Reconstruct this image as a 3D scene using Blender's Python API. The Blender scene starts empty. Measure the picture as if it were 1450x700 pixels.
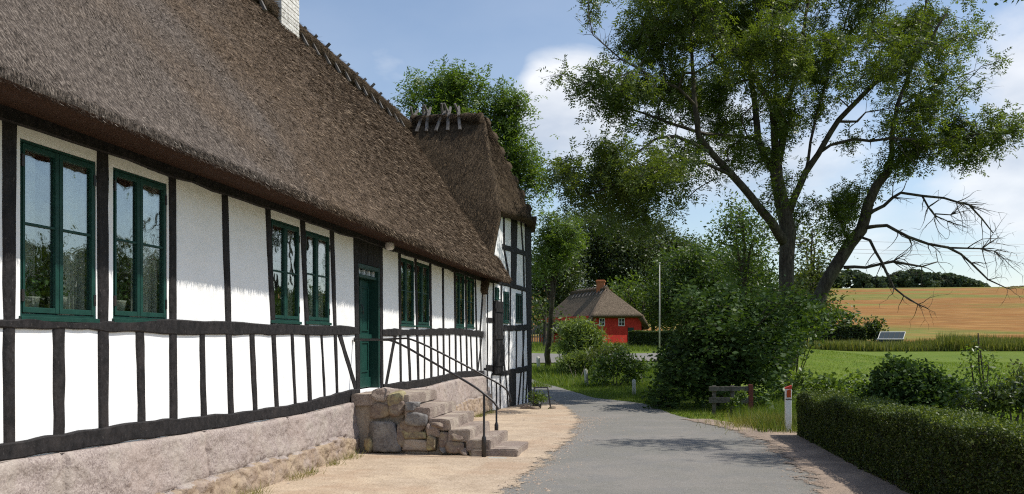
import bpy, bmesh, math, random
import numpy as np
from mathutils import Vector, Matrix, noise as mn
C = bpy.context.scene
COL = C.collection
rng = np.random.default_rng(7)
random.seed(7)
# ---------------------------------------------------------------- camera, sky, sun, exposure
F_PX, TH, EYE, HOR, VPX = 1250.0, math.atan(210 / 1250.0), 1.7, 484.0, 935.0
cam = bpy.data.cameras.new('camera'); camo = bpy.data.objects.new('camera', cam); COL.objects.link(camo)
cam.sensor_width = 36; cam.lens = F_PX * 36 / 1450; cam.shift_y = (HOR - 350) / 1450
cam.clip_start = 0.1; cam.clip_end = 6000
camo.location = (0, 0, EYE); camo.rotation_euler = (math.pi / 2, 0, TH)
C.camera = camo
SUN_EL, SUN_PHI = math.radians(56), math.radians(9)      # PHI: from +x towards +y
w = bpy.data.worlds.new('World'); C.world = w; w.use_nodes = True
wn = w.node_tree; wn.nodes.clear()
def wnode(t, **k):
    n = wn.nodes.new(t)
    for a, b in k.items(): setattr(n, a, b)
    return n
sky = wnode('ShaderNodeTexSky', sky_type='NISHITA'); sky.sun_disc = False
sky.sun_elevation = SUN_EL; sky.sun_rotation = math.pi / 2 - SUN_PHI
sky.air_density = 1.0; sky.dust_density = 0.6; sky.ozone_density = 1.0
tc = wnode('ShaderNodeTexCoord')
mp = wnode('ShaderNodeMapping'); mp.inputs['Scale'].default_value = (1, 1, 2.1)
nz = wnode('ShaderNodeTexNoise'); nz.inputs['Scale'].default_value = 3.1; nz.inputs['Detail'].default_value = 9
nz.inputs['Roughness'].default_value = 0.52; nz.inputs['Distortion'].default_value = 0.25
wn.links.new(tc.outputs['Generated'], mp.inputs['Vector']); wn.links.new(mp.outputs[0], nz.inputs['Vector'])
# big cumulus banks stand in a few directions; the noise gives their edge
acc = None
def m_(op, a, b=None, clamp=False):
    n = wnode('ShaderNodeMath', operation=op); n.use_clamp = clamp
    for i, v in enumerate((a, b)):
        if v is None: continue
        if isinstance(v, (int, float)): n.inputs[i].default_value = v
        else: wn.links.new(v, n.inputs[i])
    return n.outputs[0]
def dirof(px, py):
    xc, up = (px - 725) / F_PX, (HOR - py) / F_PX
    v = Vector((math.cos(TH) * xc - math.sin(TH), math.sin(TH) * xc + math.cos(TH), up)); return v.normalized()
for px, py, rad, amp in ((1475, 130, .10, .40), (1400, 235, .13, .30), (1230, 250, .13, .20), (1100, 330, .12, .14), (805, 150, .075, .36), (770, 120, .035, .34), (815, 195, .06, .24),
                         (545, 95, .06, .13), (1320, 330, .16, .18), (1000, 250, .12, .12), (2200, 100, .3, .15)):
    d = dirof(px, py)
    n = wnode('ShaderNodeVectorMath', operation='DISTANCE'); n.inputs[1].default_value = d
    wn.links.new(tc.outputs['Generated'], n.inputs[0])
    f = m_('SUBTRACT', 1.0, m_('DIVIDE', n.outputs['Value'], rad), True)
    f = m_('MULTIPLY', m_('POWER', f, 0.6), amp)
    acc = f if acc is None else m_('MAXIMUM', acc, f)
tot = m_('ADD', nz.outputs['Fac'], acc)
ramp = wnode('ShaderNodeValToRGB'); ramp.color_ramp.elements[0].position = 0.60; ramp.color_ramp.elements[1].position = 0.76
wn.links.new(tot, ramp.inputs['Fac'])
nz2 = wnode('ShaderNodeTexNoise'); nz2.inputs['Scale'].default_value = 7; nz2.inputs['Detail'].default_value = 6
wn.links.new(mp.outputs[0], nz2.inputs['Vector'])
cc = wnode('ShaderNodeMix', data_type='RGBA'); cc.inputs['A'].default_value = (4.2, 4.6, 5.3, 1); cc.inputs['B'].default_value = (7.4, 7.4, 7.4, 1)
wn.links.new(m_('MULTIPLY', m_('SUBTRACT', nz2.outputs['Fac'], 0.35), 3.0, True), cc.inputs['Factor'])
mx = wnode('ShaderNodeMix', data_type='RGBA')
wn.links.new(m_('ADD', m_('MULTIPLY', ramp.outputs['Color'], 0.72), 0.10), mx.inputs['Factor'])
wn.links.new(sky.outputs[0], mx.inputs['A']); wn.links.new(cc.outputs['Result'], mx.inputs['B'])
bg = wnode('ShaderNodeBackground'); bg.inputs['Strength'].default_value = 0.130
wn.links.new(mx.outputs['Result'], bg.inputs['Color'])
wo = wnode('ShaderNodeOutputWorld'); wn.links.new(bg.outputs[0], wo.inputs['Surface'])
sl = bpy.data.lights.new('sun', 'SUN'); sl.energy = 4.3; sl.angle = math.radians(0.53); sl.color = (1.0, 0.95, 0.87)
slo = bpy.data.objects.new('sun', sl); COL.objects.link(slo)
sdir = Vector((math.cos(SUN_EL) * math.cos(SUN_PHI), math.cos(SUN_EL) * math.sin(SUN_PHI), math.sin(SUN_EL)))
slo.rotation_euler = sdir.to_track_quat('Z', 'Y').to_euler(); slo.location = (20, 10, 40)
vs = C.view_settings; vs.view_transform = 'Standard'; vs.look = 'None'; vs.gamma = 1.0; vs.exposure = 0.22; vs.use_curve_mapping = False
C.render.engine = 'CYCLES'
C.cycles.max_bounces = 6; C.cycles.transparent_max_bounces = 12; C.cycles.diffuse_bounces = 3; C.cycles.glossy_bounces = 3
C.cycles.use_denoising = False; C.cycles.filter_width = 1.15; C.cycles.sample_clamp_indirect = 4; C.cycles.sample_clamp_direct = 12

# ---------------------------------------------------------------- placing helpers
ct, st = math.cos(TH), math.sin(TH)
def W(px, py, z):                                     # a point of the place seen at px,py, z metres ahead
    xc = (px - 725) * z / F_PX
    return Vector((ct * xc - st * z, st * xc + ct * z, EYE + (HOR - py) * z / F_PX))
def ppm(z): return F_PX / z
def ss(a, b, v):
    t = np.clip((v - a) / (b - a), 0, 1); return t * t * (3 - 2 * t)
def T(x, y):                                          # height of the land
    x = np.asarray(x, float); y = np.asarray(y, float)
    d = -0.2 * ss(16, 23, y) * (1 - ss(40, 60, y))
    left = 1.4 * ss(38, 68, y) * (1 - ss(6, 22, x))
    right = .75 * ss(50, 110, y) * ss(6, 22, x)
    hill = np.clip((y - 145) / 300, 0, 1) * 26.5
    return d + left + right + hill
def G(px, py):                                        # where the view ray meets the land
    lo, hi = 3.0, 300.0
    prev = lo
    for z in np.geomspace(lo, hi, 400):
        p = W(px, py, z)
        if p.z <= float(T(p.x, p.y)):
            a, b = prev, z
            for _ in range(20):
                m = (a + b) / 2; q = W(px, py, m)
                if q.z <= float(T(q.x, q.y)): b = m
                else: a = m
            q = W(px, py, b); return Vector((q.x, q.y, float(T(q.x, q.y))))
        prev = z
    return W(px, py, hi)
class Plane:
    def __init__(s, P0, P1):
        s.P = Vector((P0[0], P0[1])); d = Vector((P1[0] - P0[0], P1[1] - P0[1])); s.len = d.length; s.u = d / s.len
        s.n = Vector((s.u.y, -s.u.x))
    def hit(s, px, py):
        a = (px - 725) / F_PX; d = Vector((ct * a - st, st * a + ct))
        # d*l = P + u t
        det = d.x * (-s.u.y) - d.y * (-s.u.x)
        l = (s.P.x * (-s.u.y) - s.P.y * (-s.u.x)) / det
        q = d * l - s.P
        return q.dot(s.u), EYE + (HOR - py) * l / F_PX
    def w(s, t, z, o=0.0):
        p = s.P + s.u * t + s.n * o; return Vector((p.x, p.y, z))

# ---------------------------------------------------------------- scene graph helpers
def tag(o, label=None, cat=None, group=None, kind=None):
    if label: o['label'] = label
    if cat: o['category'] = cat
    if group: o['group'] = group
    if kind: o['kind'] = kind
    return o
def empty(name, loc, label, cat, group=None):
    o = bpy.data.objects.new(name, None); COL.objects.link(o); o.location = loc; o.empty_display_size = .2
    tag(o, label, cat, group); return o
def setparent(o, p):
    o.parent = p
    if p is not None:
        if p.parent is None: o.matrix_parent_inverse = Matrix.Translation(-p.location)
class MB:
    def __init__(s): s.v = []; s.f = []; s.m = []; s.mi = 0
    def add(s, vs, fs):
        b = len(s.v); s.v += [tuple(p) for p in vs]; s.f += [tuple(i + b for i in f) for f in fs]; s.m += [s.mi] * len(fs)
    def hexa(s, p):                                   # 8 corners: bottom 4, top 4
        s.add(p, [(3, 2, 1, 0), (4, 5, 6, 7), (0, 1, 5, 4), (1, 2, 6, 5), (2, 3, 7, 6), (3, 0, 4, 7)])
    def box(s, x0, x1, y0, y1, z0, z1):
        s.hexa([(x0, y0, z0), (x1, y0, z0), (x1, y1, z0), (x0, y1, z0), (x0, y0, z1), (x1, y0, z1), (x1, y1, z1), (x0, y1, z1)])
    def pbox(s, P, t0, t1, z0, z1, o0, o1):           # box in a wall plane
        s.hexa([P.w(t0, z0, o0), P.w(t0, z0, o1), P.w(t1, z0, o1), P.w(t1, z0, o0), P.w(t0, z1, o0), P.w(t0, z1, o1), P.w(t1, z1, o1), P.w(t1, z1, o0)])
    def tube(s, pts, rad, n=8, cap=True):
        pts = [Vector(p) for p in pts]
        if isinstance(rad, (int, float)): rad = [rad] * len(pts)
        b = len(s.v); up = Vector((0, 0, 1)); last = None; N = len(pts)
        for i, p in enumerate(pts):
            d = (pts[min(i + 1, N - 1)] - pts[max(i - 1, 0)])
            if d.length < 1e-9: d = Vector((0, 0, 1))
            d.normalize()
            if last is None:
                a = d.cross(up if abs(d.z) < .9 else Vector((1, 0, 0))).normalized()
            else:
                a = (last - d * last.dot(d))
                a = a.normalized() if a.length > 1e-6 else d.orthogonal().normalized()
            last = a; c = d.cross(a)
            for k in range(n):
                t = 2 * math.pi * k / n
                s.v.append(tuple(p + (a * math.cos(t) + c * math.sin(t)) * rad[i]))
        for i in range(N - 1):
            for k in range(n):
                k2 = (k + 1) % n
                s.f.append((b + i * n + k, b + i * n + k2, b + (i + 1) * n + k2, b + (i + 1) * n + k)); s.m.append(s.mi)
        if cap:
            s.f.append(tuple(b + k for k in reversed(range(n)))); s.m.append(s.mi)
            s.f.append(tuple(b + (N - 1) * n + k for k in range(n))); s.m.append(s.mi)
    def lathe(s, c, prof, n=16):
        b = len(s.v)
        for r, z in prof:
            for k in range(n):
                t = 2 * math.pi * k / n; s.v.append((c[0] + r * math.cos(t), c[1] + r * math.sin(t), c[2] + z))
        for i in range(len(prof) - 1):
            for k in range(n):
                k2 = (k + 1) % n; s.f.append((b + i * n + k, b + i * n + k2, b + (i + 1) * n + k2, b + (i + 1) * n + k)); s.m.append(s.mi)
    def grid(s, fn, nu, nv):
        b = len(s.v)
        for i in range(nu + 1):
            for j in range(nv + 1): s.v.append(tuple(fn(i / nu, j / nv)))
        for i in range(nu):
            for j in range(nv):
                a = b + i * (nv + 1) + j; s.f.append((a, a + nv + 1, a + nv + 2, a + 1)); s.m.append(s.mi)
    def stone(s, c, size, seed, sub=4, box=.75):
        """broken fieldstone: a ball cut by random planes"""
        bm = bmesh.new(); bmesh.ops.create_icosphere(bm, subdivisions=sub, radius=1); r = random.Random(seed); pl_ = []
        for a in ((1, 0, 0), (-1, 0, 0), (0, 1, 0), (0, -1, 0), (0, 0, 1), (0, 0, -1)):
            v = Vector(a) + Vector((r.gauss(0, .16), r.gauss(0, .16), r.gauss(0, .16))); pl_.append((v.normalized(), box * r.uniform(.95, 1.15)))
        for k in range(9): pl_.append((Vector((r.gauss(0, 1), r.gauss(0, 1), r.gauss(0, 1))).normalized(), r.uniform(.86, 1.05)))
        vs_ = []
        for v in bm.verts:
            d = v.co.normalized(); k = sorted(h / max(1e-3, d.dot(n)) for n, h in pl_ if d.dot(n) > .05)[:2]; q = d * min(1.25, k[0] - .05 * math.exp(-(k[1] - k[0]) / .05)) if len(k) > 1 else d * k[0]
            q = q * (1 + .05 * mn.noise(q * 2.5 + Vector((seed, 0, 0))) + .03 * mn.noise(q * 7 + Vector((seed, 3, 0))))
            vs_.append((c[0] + q.x * size[0], c[1] + q.y * size[1], c[2] + q.z * size[2]))
        bm.verts.index_update(); s.add(vs_, [tuple(v.index for v in f.verts) for f in bm.faces]); bm.free()
    def rock(s, c, size, seed, sub=3, amp=.18, flat=0.0):
        bm = bmesh.new(); bmesh.ops.create_icosphere(bm, subdivisions=sub, radius=1)
        o = Vector((seed * 3.7, seed * 1.3, seed * 7.1)); vs_ = []
        for v in bm.verts:
            p = v.co.copy()
            e = 0.55
            q = Vector([math.copysign(abs(k) ** e, k) for k in p]); q = p.lerp(q * .85, .7)
            d = 1 + amp * mn.noise(p * 1.3 + o) * 1.6 + amp * .35 * mn.noise(p * 4 + o)
            q = q * d
            vs_.append((c[0] + q.x * size[0], c[1] + q.y * size[1], c[2] + q.z * size[2]))
        bm.verts.index_update()
        s.add(vs_, [tuple(v.index for v in f.verts) for f in bm.faces]); bm.free()
    def build(s, name, mat, parent=None, smooth=False, bevel=0.0, label=None):
        me = bpy.data.meshes.new(name); me.from_pydata(s.v, [], s.f); me.validate()
        mats = mat if isinstance(mat, (list, tuple)) else [mat]
        for m in mats: me.materials.append(m)
        if len(mats) > 1 and len(me.polygons) == len(s.m): me.polygons.foreach_set('material_index', s.m)
        if smooth: me.polygons.foreach_set('use_smooth', [True] * len(me.polygons))
        o = bpy.data.objects.new(name, me); COL.objects.link(o)
        if parent is not None: setparent(o, parent)
        if bevel:
            b = o.modifiers.new('bevel', 'BEVEL'); b.width = bevel; b.segments = 2; b.limit_method = 'ANGLE'; b.angle_limit = .6
        if label: o['label'] = label
        return o
def npmesh(name, V, nper, mat, parent=None, tone=None, smooth=False):
    """V: (n*nper,3) verts, faces of nper verts each"""
    n = len(V) // nper
    me = bpy.data.meshes.new(name)
    me.vertices.add(len(V)); me.vertices.foreach_set('co', np.ascontiguousarray(V, dtype=np.float32).ravel())
    me.loops.add(len(V)); me.loops.foreach_set('vertex_index', np.arange(len(V), dtype=np.int32))
    me.polygons.add(n); me.polygons.foreach_set('loop_start', np.arange(0, n * nper, nper, dtype=np.int32))
    me.polygons.foreach_set('loop_total', np.full(n, nper, dtype=np.int32))
    if tone is not None:
        a = me.attributes.new('tone', 'FLOAT', 'FACE'); a.data.foreach_set('value', np.asarray(tone, dtype=np.float32))
    me.update(calc_edges=True)
    for m in (mat if isinstance(mat, (list, tuple)) else [mat]): me.materials.append(m)
    o = bpy.data.objects.new(name, me); COL.objects.link(o)
    if parent is not None: setparent(o, parent)
    return o
# ---------------------------------------------------------------- materials
def mat(name, col, rough=.8, spec=.3, noise=None, col2=None, bump=0, bscale=None, detail=6, metallic=0, stretch=None, contrast=(.35, .65), coords='Object', extra=None):
    m = bpy.data.materials.new(name); m.use_nodes = True; nt = m.node_tree; b = nt.nodes['Principled BSDF']
    b.inputs['Roughness'].default_value = rough; b.inputs['Specular IOR Level'].default_value = spec; b.inputs['Metallic'].default_value = metallic
    b.inputs['Base Color'].default_value = (*col, 1)
    L = nt.links.new
    tcn = nt.nodes.new('ShaderNodeTexCoord'); mpn = nt.nodes.new('ShaderNodeMapping')
    L(tcn.outputs[coords], mpn.inputs['Vector'])
    if stretch: mpn.inputs['Scale'].default_value = stretch
    if noise:
        n = nt.nodes.new('ShaderNodeTexNoise'); n.inputs['Scale'].default_value = noise; n.inputs['Detail'].default_value = detail; n.inputs['Roughness'].default_value = .62
        L(mpn.outputs[0], n.inputs['Vector'])
        mr = nt.nodes.new('ShaderNodeMapRange'); mr.inputs['From Min'].default_value = contrast[0]; mr.inputs['From Max'].default_value = contrast[1]
        L(n.outputs['Fac'], mr.inputs['Value'])
        mx = nt.nodes.new('ShaderNodeMix'); mx.data_type = 'RGBA'; mx.inputs['A'].default_value = (*col, 1); mx.inputs['B'].default_value = (*(col2 or col), 1)
        L(mr.outputs[0], mx.inputs['Factor']); out = mx.outputs['Result']
        if extra:                                      # list of (scale, lo, hi, colour, amount)
            for sc, lo, hi, c3, am in extra:
                n3 = nt.nodes.new('ShaderNodeTexNoise'); n3.inputs['Scale'].default_value = sc; n3.inputs['Detail'].default_value = 5; n3.inputs['Roughness'].default_value = .6
                L(mpn.outputs[0], n3.inputs['Vector'])
                r3 = nt.nodes.new('ShaderNodeMapRange'); r3.inputs['From Min'].default_value = lo; r3.inputs['From Max'].default_value = hi; r3.inputs['To Max'].default_value = am
                L(n3.outputs['Fac'], r3.inputs['Value'])
                x3 = nt.nodes.new('ShaderNodeMix'); x3.data_type = 'RGBA'; L(out, x3.inputs['A']); x3.inputs['B'].default_value = (*c3, 1); L(r3.outputs[0], x3.inputs['Factor'])
                out = x3.outputs['Result']
        L(out, b.inputs['Base Color'])
    if bump:
        n2 = nt.nodes.new('ShaderNodeTexNoise'); n2.inputs['Scale'].default_value = bscale or (noise or 20); n2.inputs['Detail'].default_value = 5
        L(mpn.outputs[0], n2.inputs['Vector'])
        bp = nt.nodes.new('ShaderNodeBump'); bp.inputs['Strength'].default_value = 1; bp.inputs['Distance'].default_value = bump
        L(n2.outputs['Fac'], bp.inputs['Height']); L(bp.outputs[0], b.inputs['Normal'])
    return m
def leafmat(name, c0, c1, c2=None, trans=.35, rough=.42, spec=.45):
    m = bpy.data.materials.new(name); m.use_nodes = True; nt = m.node_tree; b = nt.nodes['Principled BSDF']; L = nt.links.new
    at = nt.nodes.new('ShaderNodeAttribute'); at.attribute_name = 'tone'
    r = nt.nodes.new('ShaderNodeValToRGB'); e = r.color_ramp.elements
    e[0].position = 0; e[0].color = (*c0, 1); e[1].position = .85; e[1].color = (*c1, 1)
    if c2: x = e.new(1.0); x.color = (*c2, 1)
    L(at.outputs['Fac'], r.inputs['Fac']); L(r.outputs['Color'], b.inputs['Base Color'])
    b.inputs['Roughness'].default_value = rough; b.inputs['Specular IOR Level'].default_value = spec
    t = nt.nodes.new('ShaderNodeBsdfTranslucent')
    hs = nt.nodes.new('ShaderNodeMix'); hs.data_type = 'RGBA'; hs.blend_type = 'MULTIPLY'; hs.inputs['Factor'].default_value = 1
    L(r.outputs['Color'], hs.inputs['A']); hs.inputs['B'].default_value = (1.5, 1.5, .5, 1); L(hs.outputs['Result'], t.inputs['Color'])
    mxs = nt.nodes.new('ShaderNodeMixShader'); mxs.inputs[0].default_value = trans
    L(b.outputs[0], mxs.inputs[1]); L(t.outputs[0], mxs.inputs[2]); L(mxs.outputs[0], nt.nodes['Material Output'].inputs['Surface'])
    return m
M = {}
M['plaster'] = mat('limewash', (.86, .855, .84), .9, .1, 2.2, (.80, .79, .76), .014, 6, contrast=(.45, .8), extra=[(14, .62, .75, (.68, .65, .6), .5)])
M['timber'] = mat('tarred_timber', (.010, .0095, .010), .7, .22, 18, (.026, .023, .023), .016, 30, stretch=(1, .8, .5), extra=[(55, .62, .70, (.10, .09, .085), .5), (4, .55, .7, (.04, .034, .032), .6)])
M['green'] = mat('green_paint', (.006, .036, .027), .5, .25, 12, (.010, .052, .039), .001, 60)
M['greend'] = mat('dark_green_paint', (.005, .032, .024), .45, .35, 12, (.008, .045, .034), .001, 60)
M['iron'] = mat('black_iron', (.012, .012, .013), .4, .5, 40, (.03, .022, .018), .001, 90)
M['white'] = mat('white_paint', (.8, .8, .79), .5, .4, 8, (.7, .69, .66), .001, 60)
M['granite'] = mat('granite', (.39, .33, .295), .85, .2, 55, (.19, .15, .14), .012, 30, contrast=(.38, .66), extra=[(3.0, .48, .62, (.40, .35, .30), .6), (1.1, .5, .6, (.36, .29, .25), .5), (90, .58, .64, (.5, .44, .4), .7), (6, .6, .7, (.16, .14, .13), .5)])
M['granitestep'] = mat('red_granite', (.32, .255, .215), .88, .2, 55, (.15, .115, .095), .014, 26, contrast=(.36, .64), extra=[(2.2, .45, .62, (.41, .35, .28), .75), (7, .55, .68, (.2, .16, .12), .6), (95, .6, .66, (.55, .48, .42), .6)])
M['fieldstone'] = mat('fieldstone', (.26, .21, .16), .85, .25, 22, (.14, .1, .085), .012, 26, extra=[(5, .5, .6, (.3, .24, .15), .6)])
M['fieldgrey'] = mat('grey_fieldstone', (.22, .21, .2), .85, .25, 26, (.12, .11, .105), .012, 26, extra=[(5, .5, .6, (.3, .28, .25), .6)])
M['fieldtan'] = mat('lichened_fieldstone', (.30, .25, .15), .85, .25, 22, (.16, .12, .085), .012, 26, extra=[(6, .5, .6, (.36, .32, .17), .7)])
M['rubble'] = mat('rubble_and_earth', (.36, .28, .20), .92, .15, 9, (.27, .2, .15), .02, 22, extra=[(4, .5, .62, (.33, .27, .24), .7), (40, .58, .66, (.15, .12, .10), .7), (2, .55, .65, (.40, .31, .2), .7)])
M['paleslab'] = mat('pale_slab', (.4, .41, .37), .85, .2, 20, (.28, .28, .25), .005, 30)
M['mortar'] = mat('mortar', (.42, .36, .29), .95, .1, 30, (.3, .25, .2), .01, 30)
M['brickwhite'] = mat('whitewashed_brick', (.78, .76, .72), .9, .1, 10, (.5, .47, .43), .012, 24)
M['board'] = mat('weathered_board', (.21, .195, .18), .85, .2, 14, (.09, .08, .072), .01, 30, stretch=(1, 1, .2))
M['bark'] = mat('bark', (.085, .07, .055), .9, .2, 14, (.032, .026, .021), .03, 16, stretch=(1, 1, .35), extra=[(3, .5, .62, (.13, .125, .09), .5)])
M['barkdead'] = mat('bare_twig_bark', (.075, .06, .05), .85, .2, 14, (.035, .028, .024), .005, 30)
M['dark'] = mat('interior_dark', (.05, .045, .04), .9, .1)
M['curtain'] = mat('curtain_cloth', (.62, .6, .55), .9, .1, 3, (.5, .48, .43), stretch=(1, 12, .2))
M['curtainbrown'] = mat('brown_curtain_cloth', (.13, .1, .075), .9, .1, 3, (.22, .18, .13), stretch=(1, 12, .2))
M['terracotta'] = mat('glazed_pot', (.6, .58, .5), .5, .4)
M['opal'] = mat('opal_glass', (.8, .78, .74), .25, .5)
M['reflector'] = mat('amber_reflector', (.42, .07, .015), .35, .5)
M['redtop'] = mat('red_post_top', (.5, .05, .03), .45, .4)
def glassmat():
    m = bpy.data.materials.new('window_glass'); m.use_nodes = True; nt = m.node_tree; nt.nodes.remove(nt.nodes['Principled BSDF']); L = nt.links.new
    g = nt.nodes.new('ShaderNodeBsdfGlossy'); g.inputs['Roughness'].default_value = .015; g.inputs['Color'].default_value = (.93, .96, .96, 1)
    t = nt.nodes.new('ShaderNodeBsdfTransparent'); t.inputs['Color'].default_value = (.86, .9, .88, 1)
    fr = nt.nodes.new('ShaderNodeLayerWeight'); fr.inputs['Blend'].default_value = .5
    mr = nt.nodes.new('ShaderNodeMapRange'); mr.inputs['From Min'].default_value = 0; mr.inputs['From Max'].default_value = 1; mr.inputs['To Min'].default_value = .05; mr.inputs['To Max'].default_value = .48
    L(fr.outputs['Facing'], mr.inputs['Value'])
    x = nt.nodes.new('ShaderNodeMixShader'); L(mr.outputs[0], x.inputs[0]); L(t.outputs[0], x.inputs[1]); L(g.outputs[0], x.inputs[2])
    n = nt.nodes.new('ShaderNodeTexNoise'); n.inputs['Scale'].default_value = 3.0
    tcx = nt.nodes.new('ShaderNodeTexCoord'); L(tcx.outputs['Object'], n.inputs['Vector'])
    b = nt.nodes.new('ShaderNodeBump'); b.inputs['Distance'].default_value = .004; L(n.outputs['Fac'], b.inputs['Height']); L(b.outputs[0], g.inputs['Normal'])
    L(x.outputs[0], nt.nodes['Material Output'].inputs['Surface']); return m
M['glass'] = glassmat()
def thatch_tint(nt, col):
    L = nt.links.new; tcx = nt.nodes.new('ShaderNodeTexCoord'); sp = nt.nodes.new('ShaderNodeSeparateXYZ'); L(tcx.outputs['Object'], sp.inputs[0])
    n2 = nt.nodes.new('ShaderNodeTexNoise'); n2.inputs['Scale'].default_value = .5; n2.inputs['Detail'].default_value = 5; L(tcx.outputs['Object'], n2.inputs['Vector'])
    a = nt.nodes.new('ShaderNodeMath'); a.operation = 'MULTIPLY_ADD'; a.inputs[1].default_value = 1.0; L(sp.outputs['Y'], a.inputs[0])
    b_ = nt.nodes.new('ShaderNodeMath'); b_.operation = 'MULTIPLY'; b_.inputs[1].default_value = 14.0; L(n2.outputs['Fac'], b_.inputs[0]); L(b_.outputs[0], a.inputs[2])
    mr = nt.nodes.new('ShaderNodeMapRange'); mr.inputs['From Min'].default_value = 14; mr.inputs['From Max'].default_value = 18.5; L(a.outputs[0], mr.inputs['Value'])
    mxa = nt.nodes.new('ShaderNodeMix'); mxa.data_type = 'RGBA'; mxa.inputs['A'].default_value = (.98, .97, .97, 1); mxa.inputs['B'].default_value = (.98, .85, .70, 1); L(mr.outputs[0], mxa.inputs['Factor'])
    mu = nt.nodes.new('ShaderNodeMix'); mu.data_type = 'RGBA'; mu.blend_type = 'MULTIPLY'; mu.inputs['Factor'].default_value = 1; L(col, mu.inputs['A']); L(mxa.outputs['Result'], mu.inputs['B'])
    return mu.outputs['Result']
def thatchmat(name, dark, mid, pale, scale=1.0):
    m = bpy.data.materials.new(name); m.use_nodes = True; nt = m.node_tree; b = nt.nodes['Principled BSDF']; L = nt.links.new
    b.inputs['Roughness'].default_value = .9; b.inputs['Specular IOR Level'].default_value = .15
    tcx = nt.nodes.new('ShaderNodeTexCoord'); mp_ = nt.nodes.new('ShaderNodeMapping'); mp_.inputs['Scale'].default_value = (.55, 1.5, .45); L(tcx.outputs['Object'], mp_.inputs['Vector'])
    n = nt.nodes.new('ShaderNodeTexNoise'); n.inputs['Scale'].default_value = 42 * scale; n.inputs['Detail'].default_value = 3; n.inputs['Roughness'].default_value = .7; L(mp_.outputs[0], n.inputs['Vector'])
    r = nt.nodes.new('ShaderNodeValToRGB'); e = r.color_ramp.elements; e[0].position = .38; e[0].color = (*dark, 1); e[1].position = .64; e[1].color = (*pale, 1); x = e.new(.52); x.color = (*mid, 1)
    L(n.outputs['Fac'], r.inputs['Fac'])
    L(thatch_tint(nt, r.outputs['Color']), b.inputs['Base Color'])
    bp = nt.nodes.new('ShaderNodeBump'); bp.inputs['Distance'].default_value = .03; L(n.outputs['Fac'], bp.inputs['Height']); L(bp.outputs[0], b.inputs['Normal'])
    return m
M['thatch'] = thatchmat('thatch', (.045, .037, .031), (.12, .097, .08), (.26, .22, .185))
M['thatchdark'] = thatchmat('mossy_thatch', (.035, .03, .024), (.075, .062, .048), (.15, .125, .095))
M['thatchfar'] = thatchmat('grey_thatch', (.07, .062, .054), (.125, .11, .095), (.20, .18, .16), .4)
def strawmat(name, c0, c1, c2):
    m = leafmat(name, c0, c1, c2, trans=0.0, rough=.85, spec=.1); nt = m.node_tree; b = nt.nodes['Principled BSDF']; nt.links.new(thatch_tint(nt, b.inputs['Base Color'].links[0].from_socket), b.inputs['Base Color']); return m
M['straw'] = strawmat('reed_straw', (.024, .020, .016), (.165, .135, .108), (.54, .48, .41))
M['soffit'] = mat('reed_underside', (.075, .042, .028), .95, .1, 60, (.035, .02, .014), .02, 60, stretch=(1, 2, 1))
# ---------------------------------------------------------------- land, road, shoulders
def nmix(nt, a, b, fac, blend='MIX'):
    x = nt.nodes.new('ShaderNodeMix'); x.data_type = 'RGBA'; x.blend_type = blend
    for s, v in (('A', a), ('B', b)):
        if isinstance(v, tuple): x.inputs[s].default_value = (*v, 1)
        else: nt.links.new(v, x.inputs[s])
    if isinstance(fac, (int, float)): x.inputs['Factor'].default_value = fac
    else: nt.links.new(fac, x.inputs['Factor'])
    return x.outputs['Result']
M['grassland'] = mat('grassland', (.085, .135, .014), .95, .1, .5, (.12, .17, .022), .05, 9, contrast=(.35, .65), extra=[(4, .5, .65, (.06, .095, .018), .6), (.06, .45, .6, (.13, .17, .025), .5), (.9, .5, .62, (.15, .17, .04), .4)])
M['asphalt'] = mat('worn_asphalt', (.215, .207, .185), .88, .22, 60, (.135, .13, .115), .008, 70, contrast=(.32, .68), extra=[(.6, .42, .6, (.235, .215, .195), .55), (1.7, .5, .62, (.165, .162, .155), .55), (28, .56, .66, (.29, .275, .25), .45), (45, .60, .68, (.07, .068, .065), .6), (5, .62, .7, (.12, .118, .115), .5)])
M['sand'] = mat('sandy_earth', (.45, .36, .27), .95, .1, 5, (.34, .265, .19), .018, 26, contrast=(.35, .7), extra=[(1.2, .48, .62, (.50, .40, .29), .7), (.7, .5, .6, (.36, .25, .17), .5), (40, .58, .66, (.22, .17, .13), .7), (14, .62, .72, (.26, .19, .13), .5)])
M['grit'] = mat('stone_grit', (.42, .33, .25), .9, .2, 9, (.20, .165, .14))
M['grittysand'] = mat('gritty_earth', (.30, .235, .185), .95, .1, 6, (.20, .16, .13), .02, 30, contrast=(.35, .7), extra=[(1.5, .48, .62, (.42, .32, .24), .7), (45, .56, .66, (.13, .11, .095), .8)])
ys = np.concatenate([np.arange(-8, 60, .5), np.geomspace(60, 5000, 90)])
xs = np.concatenate([-np.geomspace(3000, 30, 30), np.arange(-29, 30, .75), np.geomspace(30, 3000, 50)])
g = MB(); X, Y = np.meshgrid(xs, ys, indexing='ij'); Z = T(X, Y)
for i in range(len(xs)):
    for j in range(len(ys)): g.v.append((xs[i], ys[j], float(Z[i, j])))
n2 = len(ys)
g.f = [(i * n2 + j, (i + 1) * n2 + j, (i + 1) * n2 + j + 1, i * n2 + j + 1) for i in range(len(xs) - 1) for j in range(n2 - 1)]; g.m = [0] * len(g.f)
o = g.build('ground', M['grassland'], smooth=True); o['kind'] = 'structure'

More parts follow.
